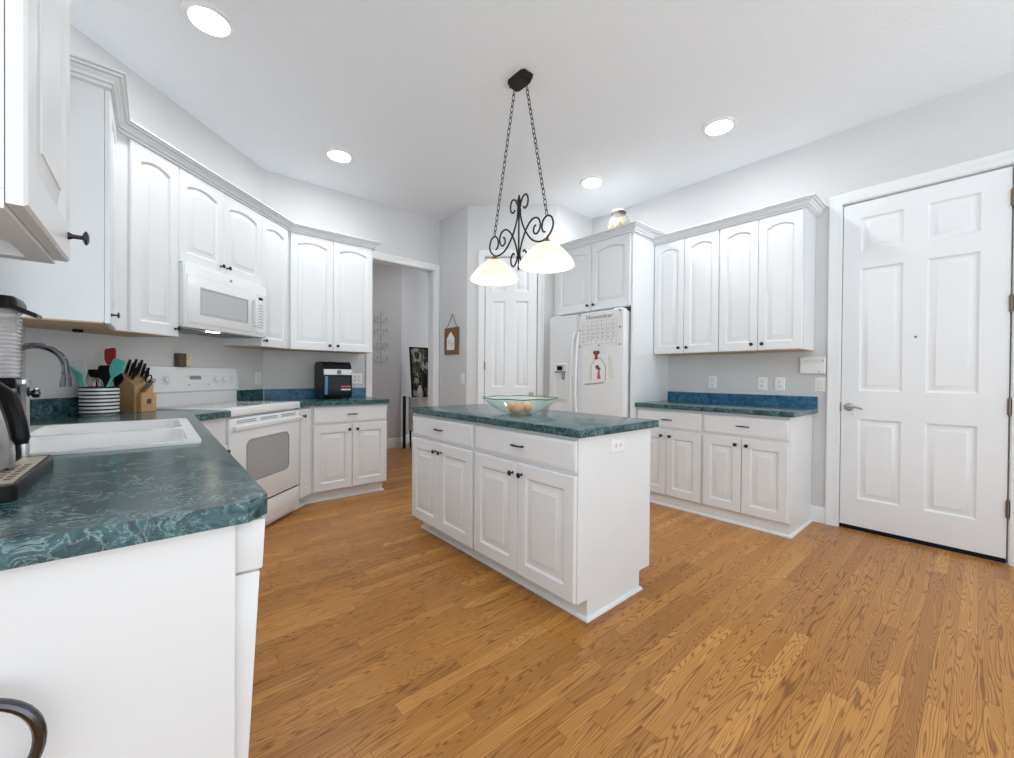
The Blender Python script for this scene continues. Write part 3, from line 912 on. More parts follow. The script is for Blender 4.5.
# faucet
fa = thing('faucet', 'dark chrome gooseneck faucet behind the white sink', 'faucet', (-.392, 2.19, CT + .0105))
mb = MB().lathe([(.033, 0), (.033, .006), (.024, .014), (.02, .05), (.018, .09), (.0135, .1)], (0, 0, 0), 20)
mb.build('base', M_DARKCHROME, fa)
pts = [(0, 0, .09)] + [(.0715 - .0715 * math.cos(R(a_)), .012 * a_ / 180, .245 + .078 * math.sin(R(a_))) for a_ in range(0, 181, 12)] + [(.144, .012, .215)]
MB().tube(pts, .0108, 12).build('spout', M_DARKCHROME, fa)
MB().lathe([(.0118, .0), (.0145, -.012), (.0165, -.034), (.0175, -.043), (.0001, -.043)], (.144, .012, .218), 18).build('spray_head', M_DARKCHROME, fa)
MB().tube([(.0, -.02, .07), (.01, -.05, .085), (.035, -.1, .115)], [.008, .007, .006], 8).build('lever', M_DARKCHROME, fa)

# ------------------------------------------------------------------ range
rg = thing('range', 'white freestanding electric range set at an angle in the corner', 'range', (*dpt(RS0, 2.8165), 0), 45)
RW = RS1 - RS0
DP = (3.648 - 2.8165) / S2 - .004
MB().box(.002, RW - .002, .03, DP - .02, .012, .885, .003).build('body', M_WHITE, rg)
for (fx_, fy_) in ((.05, .08), (RW - .05, .08), (.05, DP - .1), (RW - .05, DP - .1)):
    MB().lathe([(.018, 0), (.018, .004), (.01, .006), (.01, .013)], (fx_, fy_, 0), 12).build('foot', M_BLACK, rg)
ck = MB().box(-.0, RW, -.012, DP - .012, .872, .924, .006, 2).build('cooktop', M_WHITE, rg)
MB().box(.03, RW - .03, .05, DP - .09, .9235, .926, .001).build('glass_top', M_COOK, ck)
for cx, cy, rr in ((.21, .16, .085), (.58, .16, .105), (.21, .38, .105), (.58, .38, .085)):
    mb = MB()
    for q in (rr, rr * .62):
        mb.lathe([(q, .0), (q, .0006), (q - .004, .0006), (q - .004, 0)], (cx, cy, .9258), 32)
    mb.build('burner_ring', M_GREYW, ck)
od = MB().box(.004, RW - .004, -.012, .028, .232, .858, .008, 2).build('oven_door', M_WHITE, rg)
w0, w1, z0, z1 = .165, .635, .405, .695
def rr_xz(x0, x1, z0, z1, r, y, n=5):
    return [(p[0], y, p[1]) for p in rrect(x0, x1, z0, z1, r, 0, n)]
mb = MB(); mb.loops([rr_xz(w0 - .008, w1 + .008, z0 - .008, z1 + .008, .05, -.0115), rr_xz(w0 - .006, w1 + .006, z0 - .006, z1 + .006, .05, -.015), rr_xz(w0, w1, z0, z1, .045, -.015), rr_xz(w0, w1, z0, z1, .045, -.013)], True, False, True)
mb.build('window', M_OVEN, od)
mb = MB(); mb.loops([rr_xz(w0, w1, z0, z1, .045, -.0152), rr_xz(w0 + .004, w1 - .004, z0 + .004, z1 - .004, .042, -.0152), rr_xz(w0 + .004, w1 - .004, z0 + .004, z1 - .004, .042, -.0135)])
mb.build('window_edge', M_GLASSDARK, od)
mb = MB(); mb.box(.02, RW - .02, -.046, -.030, .775, .812, .007, 3)
for hx in (.03, RW - .05): mb.box(hx, hx + .02, -.035, -.010, .778, .808, .003)
mb.build('handle', M_WHITE, od)
mb = MB()
for k in range(3):
    a_ = .07 + k * .235
    for j in range(2): mb.box(a_, a_ + .185, -.0135, -.011, .822 + j * .012, .828 + j * .012)
mb.build('vent_slot', M_GLASSDARK, od)
dr = MB().box(.004, RW - .004, -.010, .028, .052, .222, .008, 2).build('storage_drawer', M_WHITE, rg)
mb = MB().box(.02, RW - .02, -.002, .02, .221, .233); mb.build('shadow_gap', M_SHADOW, rg)
bg = MB()
prof = [(DP - .034, .92), (DP - .034, 1.012), (DP - .055, 1.025), (DP - .031, 1.17), (DP - .022, 1.196), (DP - .001, 1.199), (DP - .001, .92)]
bg.loops([[(x_, y_, z_) for y_, z_ in prof] for x_ in (.0, .012, RW - .012, RW)], True, True, True)
bgo = bg.build('backguard', M_WHITE, rg, angle=50)
ang = math.atan2(.024, .145)
def on_panel(x, t, lift=0.0):   # t 0..1 up the sloped face
    return (x, DP - .055 + .024 * t - lift * math.cos(ang), 1.025 + .145 * t + lift * math.sin(ang))
def facing(t_, x, t, tiltonly=True):
    return Matrix.Translation(Vector(on_panel(x, t))) @ Matrix.Rotation(-ang, 4, 'X')
for kx in (.121, .555, .637, .717):
    t = bmesh.new(); q = MB()
    q.lathe([(.026, 0), (.026, -.003), (.021, -.005), (.019, -.022), (.0001, -.023)], (0, 0, 0), 22, 'y')
    q.box(-.003, .003, -.028, -.02, -.018, .018, .001)
    z = MB(); z.merge(q.bm, facing(None, kx, .55)); z.build('knob', M_WHITE, bgo)
q = MB(); q.box(-.05, .05, -.002, 0, -.014, .014); z = MB(); z.merge(q.bm, facing(None, .368, .66)); z.build('display', M_GLASSDARK, bgo)
for i, kx in enumerate((.272, .292, .312, .272, .302, .44, .46, .48, .445, .478)):
    q = MB(); q.box(-.007, .007, -.0015, 0, -.004, .004); z = MB()
    z.merge(q.bm, facing(None, kx, (.74, .74, .74, .42, .3, .74, .74, .74, .42, .3)[i])); z.build('button', M_GREYW if i not in (4, 9) else M_GLASSDARK, bgo)
q = MB()
for kx in (.335, .355, .375, .395, .415): q.box(kx - .0065 - .375, kx + .0065 - .375, -.0012, 0, -.002, .002)
z = MB(); z.merge(q.bm, facing(None, .375, .36)); z.build('button_label', M_GREYW, bgo)
q = MB()
for kx in (.121, .555, .637, .717):
    for a_ in range(0, 360, 45):
        xx, zz = math.cos(R(a_)) * .032, math.sin(R(a_)) * .032
        q.box(kx - .4 + xx - .002, kx - .4 + xx + .002, -.0012, 0, zz - .002, zz + .002)
z = MB(); z.merge(q.bm, facing(None, .4, .55)); z.build('dial_mark', M_GLASSDARK, bgo)

# block sign standing on the range backguard
sg = thing('block_sign', 'small brown wooden block with cream patterned face on the range backguard', 'ornament', (0, 0, 0))
bpos = dpt(RS0 + .285, 2.8165 + (DP - .0235) * S2)
sg.location = (bpos[0], bpos[1], 1.1995); sg.rotation_euler = (0, 0, R(45))
MB().box(-.055, .0, -.02, .02, 0, .095, .002).build('back_block', M_BROWN, sg)
MB().box(.001, .05, -.022, .02, 0, .095, .002).build('cream_face', M_CREAM, sg)

# ------------------------------------------------------------------ microwave over the range
CM = 3.1296
mw = thing('microwave', 'white over-the-range microwave between the angled wall cabinets', 'microwave', (*dpt(sB, CM), 1.445), 45)
MWW = sC - sB
mdp = (3.646 - CM) / S2
MB().box(.004, MWW - .004, .018, mdp, .006, .404, .003).build('body', M_WHITE, mw)
mb = MB().box(.0, MWW, -.006, .02, 0, .408, .006, 2)
fo = mb.build('front_panel', M_WHITE, mw)
md = MB().box(.012, .598, -.012, -.005, .03, .338, .004, 2).build('door', M_WHITE, mw)
mb = MB().box(.016, .594, -.0065, -.005, .338, .342); mb.build('door_gap', M_GREYW, mw)
wx0, wx1, wz0, wz1 = .118, .545, .100, .262
mb = MB(); mb.loops([[(wx0 - .01, -.0118, wz0 - .01), (wx1 + .01, -.0118, wz0 - .01), (wx1 + .01, -.0118, wz1 + .01), (wx0 - .01, -.0118, wz1 + .01)],
                     [(wx0 - .008, -.014, wz0 - .008), (wx1 + .008, -.014, wz0 - .008), (wx1 + .008, -.014, wz1 + .008), (wx0 - .008, -.014, wz1 + .008)],
                     [(wx0, -.014, wz0), (wx1, -.014, wz0), (wx1, -.014, wz1), (wx0, -.014, wz1)], [(wx0, -.0125, wz0), (wx1, -.0125, wz0), (wx1, -.0125, wz1), (wx0, -.0125, wz1)]], True, False, True)
mb.build('window', M_MWGLASS, md)
mb = MB()
for a_, b_, c_, d_ in ((wx0, wx1, wz1 - .004, wz1), (wx0, wx1, wz0, wz0 + .003), (wx0, wx0 + .003, wz0, wz1), (wx1 - .006, wx1, wz0, wz1)): mb.box(a_, b_, -.0135, -.0122, c_, d_)
mb.build('window_edge', M_GLASSDARK, md)
mb = MB().box(.606, .634, -.040, -.022, .075, .285, .006, 2).box(.608, .632, -.03, -.004, .075, .09, .002).box(.608, .632, -.03, -.004, .27, .285, .002)
mb.build('handle', M_WHITE, md)
cpn = MB().box(.648, MWW - .012, -.010, -.004, .03, .338, .003).build('control_panel', M_WHITE, mw)
MB().box(.672, .72, -.0115, -.009, .292, .312).build('display', M_NAVY, cpn)
mb = MB()
for i in range(9):
    for j in range(3):
        mb.box(.664 + j * .022, .677 + j * .022, -.0112, -.0095, .07 + i * .022, .077 + i * .022)
mb.build('keypad_print', M_GLASSDARK, cpn)
MB().lathe([(.0001, -.0035), (.009, -.003), (.011, 0)], (.385, -.0055, .374), 16, 'y').build('badge', M_GLASSDARK, fo)
MB().box(.01, MWW - .01, .02, mdp - .01, -.004, .0062).build('underside_grille', M_GLASSDARK, mw)
mb = MB()
mb.box(.08, .36, .08, .3, -.006, -.0035).box(.44, .70, .08, .3, -.006, -.0035)
mb.build('grease_filter', M_KNOB, mw)
MB().box(.24, .32, .025, .065, -.007, -.0035).build('cooktop_lamp', M_HOODLAMP, mw)

# ------------------------------------------------------------------ refrigerator (faces -X)
FX = 3.262
fg = thing('refrigerator', 'white side-by-side refrigerator with calendar and drawings on its door', 'refrigerator', (FX, 3.09, 0), -90)
FWD = .928
ys = .385          # seam from the left
MB().box(.004, FWD - .004, .075, .70, .02, 1.775, .004).build('cabinet_body', M_WHITE, fg)
MB().box(.02, FWD - .02, .06, .09, .02, .10).build('toe_grille', M_GREYW, fg)
for cx in (.06, FWD - .06):
    for cy in (.12, .64):
        MB().lathe([(.02, 0), (.02, .022)], (cx, cy, 0), 12).build('foot', M_BLACK, fg)
for nm, a_, b_ in (('freezer_door', .002, ys - .003), ('fresh_food_door', ys + .003, FWD - .002)):
    n_ = 8
    lp = []
    def dl_(z, ins, a_=a_, b_=b_):
        pts = [(a_ + ins, .068, z)]
        for i in range(n_ + 1):
            x_ = a_ + ins + (b_ - a_ - 2 * ins) * i / n_
            u_ = (2 * i / n_ - 1)
            pts.append((x_, .012 * u_ ** 4 + ins, z))
        pts.append((b_ - ins, .068, z))
        return pts
    dr_ = MB().loops([dl_(.105, .004), dl_(.109, 0), dl_(1.782, 0), dl_(1.787, .005)], True, True, True).build(nm, M_WHITE, fg)
    if nm == 'freezer_door': fdoor = dr_
    else: rdoor = dr_
MB().box(.03, .12, .03, .12, 1.787, 1.80, .003).build('hinge_cover', M_WHITE, fg)
MB().box(FWD - .12, FWD - .03, .03, .12, 1.787, 1.80, .003).build('hinge_cover', M_WHITE, fg)
for dr_, hx in ((fdoor, ys - .032), (rdoor, ys + .032)):
    pts = []
    for i in range(15):
        t = i / 14
        z = .55 + t * 1.06
        pts.append((hx, .004 - .052 * math.sin(PI * t) ** .55 if 0 < t < 1 else .004, z))
    MB().tube(pts, .0135, 10, sy=.8).build('handle', M_WHITE, dr_)
dsp = MB()
dx0, dx1, dz0, dz1 = .075, .27, .88, 1.29
dsp.loops([[(dx0, -.001, dz0), (dx1, -.001, dz0), (dx1, -.001, dz1), (dx0, -.001, dz1)], [(dx0 + .008, -.008, dz0 + .008), (dx1 - .008, -.008, dz0 + .008), (dx1 - .008, -.008, dz1 - .008), (dx0 + .008, -.008, dz1 - .008)],
           [(dx0 + .02, -.008, dz0 + .02), (dx1 - .02, -.008, dz0 + .02), (dx1 - .02, -.008, dz1 - .02), (dx0 + .02, -.008, dz1 - .02)], [(dx0 + .024, -.0015, dz0 + .024), (dx1 - .024, -.0015, dz0 + .024), (dx1 - .024, -.0015, dz1 - .024), (dx0 + .024, -.0015, dz1 - .024)]], True, False, True)
dso = dsp.build('dispenser', M_PLAST, fdoor)
MB().box(.13, .20, -.014, -.002, 1.218, 1.262, .003).build('display', M_BLACK, dso)
MB().box(.10, .25, -.02, -.002, 1.192, 1.206, .002).build('shelf_lip', M_GLASSDARK, dso)
MB().box(.205, .235, -.026, -.002, 1.12, 1.19, .004).build('lever', M_GLASSDARK, dso)
MB().box(.095, .25, -.02, -.002, .905, .925, .003).build('drip_tray', M_GREYW, dso)

# things on the refrigerator doors: world y -> local
def fl(y): return 3.09 - y
def face_thing(name, label, cat, y, z, group=None, lift=.0):
    return thing(name, label, cat, (FX - lift, y, z), -90, group)
cal = face_thing('calendar', 'white November calendar sheet held on the refrigerator door', 'calendar', 2.427, 1.615, lift=-.0005)
cal.scale = (1, 1, .9275)
CWD, CHT = .46, .345
sheet = MB().box(-CWD / 2, CWD / 2, -.002, -.0006, -CHT / 2, CHT / 2).build('sheet', M_PAPER, cal)
mb = MB()
gx0, gx1, gz0, gz1 = -.205, .205, -.155, .085
for i in range(8):
    x_ = gx0 + (gx1 - gx0) * i / 7
    mb.box(x_ - .0009, x_ + .0009, -.0026, -.0019, gz0, gz1)
for i in range(7):
    z_ = gz0 + (gz1 - gz0) * i / 6
    mb.box(gx0, gx1, -.0026, -.0019, z_ - .0009, z_ + .0009)
mb.build('grid_lines', M_GLASSDARK, cal)
t = text_mesh('November', .062)
RX90 = Matrix.Rotation(R(90), 4, 'X')
mb = MB(); mb.merge(t, Matrix.Translation((0, -.0024, .128)) @ RX90 @ Matrix.Scale(1.15, 4, (1, 0, 0))); mb.build('month_lettering', M_INK, cal, smooth=False)
mb = MB()
for dday in range(1, 31):
    c_ = (dday + 5) % 7; r_ = (dday + 5) // 7
    cw_, ch_ = (gx1 - gx0) / 7, (gz1 - gz0) / 6
    t = text_mesh(str(dday), .022)
    mb.merge(t, Matrix.Translation((gx0 + cw_ * (c_ + .35), -.0024, gz1 - ch_ * (r_ + .38))) @ RX90)
mb.build('day_numbers', M_INK, cal, smooth=False)
def magnet(label, y, z, r=.007):
    o = thing('magnet', label, 'magnet', (FX - .0016, y, z), -90, 'black dot magnets around the calendar')
    MB().lathe([(.0001, -.005), (r * .8, -.005), (r, -.003), (r, 0), (.0001, 0)], (0, 0, 0), 12, 'y').build('disc', M_BLACK, o)
    return o
for nm, y, z in (('top left corner', 2.427 + .235, 1.772), ('top right corner', 2.427 - .235, 1.772), ('left edge', 2.427 + .235, 1.615), ('right edge', 2.427 - .235, 1.615),
                 ('bottom left corner', 2.427 + .235, 1.455), ('bottom middle edge', 2.427, 1.455), ('bottom right corner', 2.427 - .235, 1.455)):
    magnet('small black dot magnet at the %s of the calendar' % nm, y, z)
# drawings
def sheet_thing(label, y, z, w, h, rot, lift, m_):
    o = thing('drawing', label, 'drawing', (FX - lift, y, z), 0)
    o.rotation_euler = (0, R(0), R(-90))
    s_ = MB(); s_.box(-w / 2, w / 2, -.0012, 0, -h / 2, h / 2)
    for v_ in s_.bm.verts:
        x_, z_ = v_.co.x, v_.co.z
        v_.co.x = x_ * math.cos(rot) - z_ * math.sin(rot); v_.co.z = x_ * math.sin(rot) + z_ * math.cos(rot)
    s_.build('paper', m_, o)
    return o
o = sheet_thing('pale green paper tucked behind the child drawing on the refrigerator', 2.335, 1.235, .13, .21, R(10), .0006, M_GREENP)
o = sheet_thing('white sheet under the child drawing, its lower edge curling out', 2.47, 1.215, .23, .27, R(-5), .002, M_PAPER)
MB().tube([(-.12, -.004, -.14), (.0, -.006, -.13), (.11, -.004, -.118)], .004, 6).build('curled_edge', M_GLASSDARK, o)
o = sheet_thing('child drawing of a pink figure under an arch on the refrigerator', 2.43, 1.235, .235, .27, R(3), .0036, M_PAPER)
arch = [(-.085, -.0016, -.12), (-.085, -.0016, .03)] + [(-.085 + .17 * i / 8, -.0016, .03 + .07 * math.sin(PI * i / 8)) for i in range(1, 8)] + [(.085, -.0016, .03), (.085, -.0016, -.12)]
MB().tube(arch, .0022, 5).build('arch_line', M_INK, o)
mb = MB().lathe([(.0001, -.001), (.02, -.0008), (.022, 0)], (-.01, -.0012, .01), 14, 'y'); mb.lathe([(.0001, -.001), (.016, 0)], (.012, -.0012, -.008), 12, 'y'); mb.build('figure_hair', M_INK, o)
MB().loops([[(-.004, -.0022, -.018), (.016, -.0022, -.018), (.03, -.0022, -.105), (-.012, -.0022, -.105)], [(-.004, -.0013, -.018), (.016, -.0013, -.018), (.03, -.0013, -.105), (-.012, -.0013, -.105)]], True, True, True).build('figure_dress', M_PINK, o)
o = thing('clip_magnet', 'dark red double-headed clip magnet pinning the drawings', 'magnet', (FX - .0055, 2.452, 1.365), -90)
mb = MB().lathe([(.0001, -.012), (.017, -.01), (.02, 0), (.0001, .0)], (-.016, 0, .022), 14, 'y').lathe([(.0001, -.012), (.017, -.01), (.02, 0), (.0001, 0)], (.018, 0, .022), 14, 'y')
mb.build('clip_head', M_BROWN, o)
MB().box(-.014, .016, -.011, 0, -.045, .022, .004, 2).build('clip_body', M_RED, o)

# ------------------------------------------------------------------ plates, switches, outlets
def plate(root, w, h):
    mb = MB(); mb.loops([[(-w / 2, 0, -h / 2), (w / 2, 0, -h / 2), (w / 2, 0, h / 2), (-w / 2, 0, h / 2)],
                         [(-w / 2, -.003, -h / 2), (w / 2, -.003, -h / 2), (w / 2, -.003, h / 2), (-w / 2, -.003, h / 2)],
                         [(-w / 2 + .004, -.006, -h / 2 + .004), (w / 2 - .004, -.006, -h / 2 + .004), (w / 2 - .004, -.006, h / 2 - .004), (-w / 2 + .004, -.006, h / 2 - .004)]], True, True, True)
    return mb.build('plate', M_PLATE, root)
def outlet(label, loc, rz, gangs=1, horiz=False, kind='outlet', group=None):
    root = thing('wall_outlet' if kind == 'outlet' else ('light_switch' if kind == 'switch' else 'phone_jack'), label, {'outlet': 'outlet', 'switch': 'switch', 'jack': 'jack'}[kind], loc, rz, group)
    w, h = .074 + .046 * (gangs - 1), .116
    if horiz: w, h = h, w
    plate(root, w, h)
    for gidx in range(gangs):
        cx = (gidx - (gangs - 1) / 2) * .046
        if kind == 'outlet':
            for k in (-.02, .02):
                mb = MB()
                ax, az = (k, 0) if horiz else (cx, k)
                mb.lathe([(.0001, -.0085), (.013, -.008), (.0145, -.006)], (ax, 0, az), 16, 'y')
                f_ = mb.build('receptacle', M_PLAST, root)
                mb = MB()
                for s_ in (-.005, .005):
                    if horiz: mb.box(ax - .004, ax + .004, -.0092, -.0082, az + s_ - .0012, az + s_ + .0012)
                    else: mb.box(ax + s_ - .0012, ax + s_ + .0012, -.0092, -.0082, az - .004, az + .004)
                mb.build('slot', M_SHADOW, f_)
        elif kind == 'switch':
            MB().box(cx - .016, cx + .016, -.011, -.005, -.033, .033, .002).build('rocker', M_PLAST, root)
        else:
            MB().box(cx - .009, cx + .009, -.0085, -.005, -.009, .009, .001).build('socket', M_SHADOW, root)
    return root
outlet('white outlet plate above the blue backsplash, nearest the refrigerator', (XR, 1.68, 1.106), -90, kind='outlet')
outlet('white outlet plate above the blue backsplash, middle one of the three in a row', (XR, 1.256, 1.104), -90, kind='outlet')
outlet('white outlet plate under the tall cabinet nearest the entry door', (XR, 1.124, 1.102), -90, kind='outlet')
outlet('white wall switch directly below the alarm keypad', (XR, .842, 1.104), -90, kind='switch')
outlet('white wall switch on the grey wall under the house sign', (XP, 3.90, 1.112), -90, kind='switch')
dq = dpt(s_of(.724, 3.65), 3.65)
outlet('white outlet plate on the angled wall right of the range', (dq[0], dq[1], 1.113), 45)
outlet('white double outlet plate behind the black countertop appliance', (1.66, YB, 1.11), 0, gangs=2)
outlet('white outlet plate on the end panel of the island', (1.78, IY0, .807), 0, horiz=True)
kp = thing('alarm_keypad', 'white alarm keypad on the wall beside the entry door', 'keypad', (XR, .893, 1.258), -90)
mb = MB(); mb.loops([[(-.085, 0, -.07), (.085, 0, -.07), (.085, 0, .066), (.04, 0, .07), (-.04, 0, .07), (-.085, 0, .066)], [(-.085, -.02, -.07), (.085, -.02, -.07), (.085, -.02, .066), (.04, -.02, .07), (-.04, -.02, .07), (-.085, -.02, .066)],
                     [(-.08, -.026, -.064), (.08, -.026, -.064), (.08, -.026, .06), (.04, -.026, .063), (-.04, -.026, .063), (-.08, -.026, .06)]], True, True, True)
mb.build('housing', M_PLAST, kp)
MB().box(-.06, .05, -.028, -.025, .025, .046, .001).build('display', M_GREYW, kp)
MB().box(-.079, .079, -.0285, -.0255, -.06, .006, .001).build('flip_cover', M_PLATE, kp)
MB().box(.064, .072, -.0285, -.0255, .03, .046).build('indicator', M_GLASSDARK, kp)
MB().box(.04, .05, -.0295, -.028, -.055, -.048).build('cover_mark', M_GLASSDARK, kp)

# ------------------------------------------------------------------ recessed ceiling lights
def can_light(label, x, y):
    o = thing('recessed_light', label, 'light', (x, y, ZC), 0, 'recessed ceiling lights')
    MB().lathe([(.122, 0), (.121, -.006), (.110, -.012), (.092, -.012), (.086, -.004), (.086, 0)], (0, 0, 0), 40).build('trim_ring', M_PLATE, o)
    MB().lathe([(.0001, -.018), (.03, -.0175), (.055, -.0145), (.074, -.009), (.086, -.003)], (0, 0, 0), 40).build('lens', M_LENS, o)
can_light('round recessed ceiling light over the sink, nearest the camera', .222, 2.757)
can_light('round recessed ceiling light in front of the angled range', 1.223, 3.691)
can_light('round recessed ceiling light in front of the refrigerator', 3.262, 2.529)
can_light('round recessed ceiling light in front of the tall right cabinets', 3.262, 1.332)

# ------------------------------------------------------------------ pendant
PX, PY = 1.78, 1.962
pdt = thing('pendant_light', 'black wrought iron two-shade pendant hanging on chains over the island', 'pendant light', (PX, PY, 0))
mb = MB()
octa = [(-.036, -.082), (.036, -.082), (.050, -.060), (.050, .060), (.036, .082), (-.036, .082), (-.050, .060), (-.050, -.060)]
mb.loops([[(x_ * k_, y_ * k_, z_) for x_, y_ in octa] for k_, z_ in ((1, ZC - .0005), (1, ZC - .014), (.9, ZC - .02), (.86, ZC - .038), (.7, ZC - .046))], True, True, True)
mb.build('canopy', M_IRON, pdt, angle=20)
def bez(P, n=24):
    out = []
    for i in range(0, len(P) - 1, 1):
        p0 = Vector(P[max(i - 1, 0)]); p1 = Vector(P[i]); p2 = Vector(P[i + 1]); p3 = Vector(P[min(i + 2, len(P) - 1)])
        for j in range(6):
            t = j / 6
            out.append(.5 * ((2 * p1) + (p2 - p0) * t + (2 * p0 - 5 * p1 + 4 * p2 - p3) * t * t + (3 * p1 - p0 - 3 * p2 + p3) * t ** 3))
    out.append(Vector(P[-1]))
    return out
def scroll(uz, sgn, r=.0058):
    return MB().tube(bez([(0, sgn * u, z) for u, z in uz]), r, 7)
for sgn in (1, -1):
    scroll([(.012, 2.23), (.018, 2.17), (.055, 2.085), (.12, 2.005), (.19, 1.975), (.248, 1.983), (.29, 2.02), (.301, 2.06), (.285, 2.10), (.25, 2.115), (.218, 2.095), (.208, 2.06), (.218, 2.03), (.235, 2.022)], sgn).build('scroll_arm', M_IRON, pdt)
    scroll([(.008, 1.93), (.03, 2.01), (.075, 2.09), (.125, 2.13), (.17, 2.125), (.193, 2.09), (.187, 2.05), (.162, 2.03), (.137, 2.045), (.14, 2.075), (.155, 2.085)], sgn).build('scroll', M_IRON, pdt)
    scroll([(.006, 2.20), (.012, 2.25), (.035, 2.295), (.065, 2.305), (.083, 2.275), (.078, 2.235), (.055, 2.22), (.04, 2.235)], sgn).build('scroll', M_IRON, pdt)
    scroll([(.006, 1.95), (.02, 1.90), (.045, 1.87), (.07, 1.885), (.075, 1.925), (.055, 1.955), (.042, 1.945)], sgn).build('scroll', M_IRON, pdt)
    sy_ = sgn * .25
    prof = [(.012, .142), (.03, .139), (.056, .127), (.09, .102), (.122, .070), (.148, .037), (.165, .010), (.168, -.002), (.163, -.003), (.160, .008), (.143, .034), (.117, .066), (.086, .096), (.053, .121), (.012, .134)]
    sh = MB().lathe(prof, (0, sy_, 1.815), 40).build('shade', M_SHADE, pdt)
    MB().lathe([(.0001, -.045), (.018, -.04), (.03, -.02), (.028, .0), (.014, .03), (.0001, .032)], (0, sy_, 1.88), 16).build('bulb', M_BULB, sh)
    MB().lathe([(.034, 1.95), (.03, 1.958), (.016, 1.965), (.014, 1.978), (.008, 1.985), (.0001, 1.986)], (0, sy_, 0), 18).build('shade_cap', M_BRONZE, pdt)
    a = Vector((0, sgn * .053, ZC - .044)); b = Vector((0, sgn * .25, 2.118))
    nl = 27
    d = (b - a); ll = d.length / nl; d.normalize()
    mb = MB()
    side1 = Vector((1, 0, 0)); side2 = d.cross(side1)
    for i in range(nl):
        c_ = a + d * ll * (i + .5)
        s_ = side1 if i % 2 else side2
        ring = []
        for j in range(12):
            an = 2 * PI * j / 12
            ring.append(c_ + d * math.cos(an) * ll * .62 + s_ * math.sin(an) * .0095)
        mb.tube(ring, .0026, 5, closed=True)
    mb.build('chain', M_IRON, pdt)
MB().lathe([(.0001, 1.835), (.006, 1.84), (.008, 1.855), (.005, 1.87), (.006, 1.93), (.013, 1.94), (.013, 1.96), (.006, 1.97), (.0055, 2.19), (.014, 2.2), (.015, 2.225), (.011, 2.24), (.016, 2.255), (.015, 2.285), (.009, 2.295), (.006, 2.315), (.0001, 2.325)], (0, 0, 0), 16).build('centre_rod', M_IRON, pdt)

# ------------------------------------------------------------------ bowl on the island
BX, BY = 1.735, 1.885
bw = thing('bowl', 'wide green tinted glass bowl on the island countertop', 'bowl', (BX, BY, CT))
prof = [(.0001, .0), (.06, .0), (.085, .005), (.125, .020), (.165, .041), (.203, .070), (.234, .101), (.233, .104), (.200, .074), (.162, .046), (.122, .025), (.083, .010), (.0001, .006)]
MB().lathe(prof, (0, 0, 0), 48).build('glass_body', M_BOWL, bw)
rim = [(.2345 * math.cos(2 * PI * i / 48), .2345 * math.sin(2 * PI * i / 48), .103 + .002 * math.sin(9 * 2 * PI * i / 48)) for i in range(48)]
MB().tube(rim, .0032, 6, closed=True).build('rim', M_BOWLRIM, bw)
def blob(mb, c, r, sx=1, sz=1, n=16):
    prof = [(max(.0001, r * math.sin(PI * i / 10)), -r * sz * math.cos(PI * i / 10)) for i in range(11)]
    return mb.lathe(prof, c, n)
for nm, dx, dy, r in (('nearest the camera', -.045, -.03, .035), ('toward the left rim', -.02, .055, .033), ('toward the right rim', .05, -.01, .034)):
    o = thing('decorative_ball', 'peach coloured ball inside the glass bowl, %s' % nm, 'ornament', (BX + dx, BY + dy, CT + .0085), 0, 'peach balls in the glass bowl')
    blob(MB(), (0, 0, r), r, n=20).build('ball', M_AMBER, o)

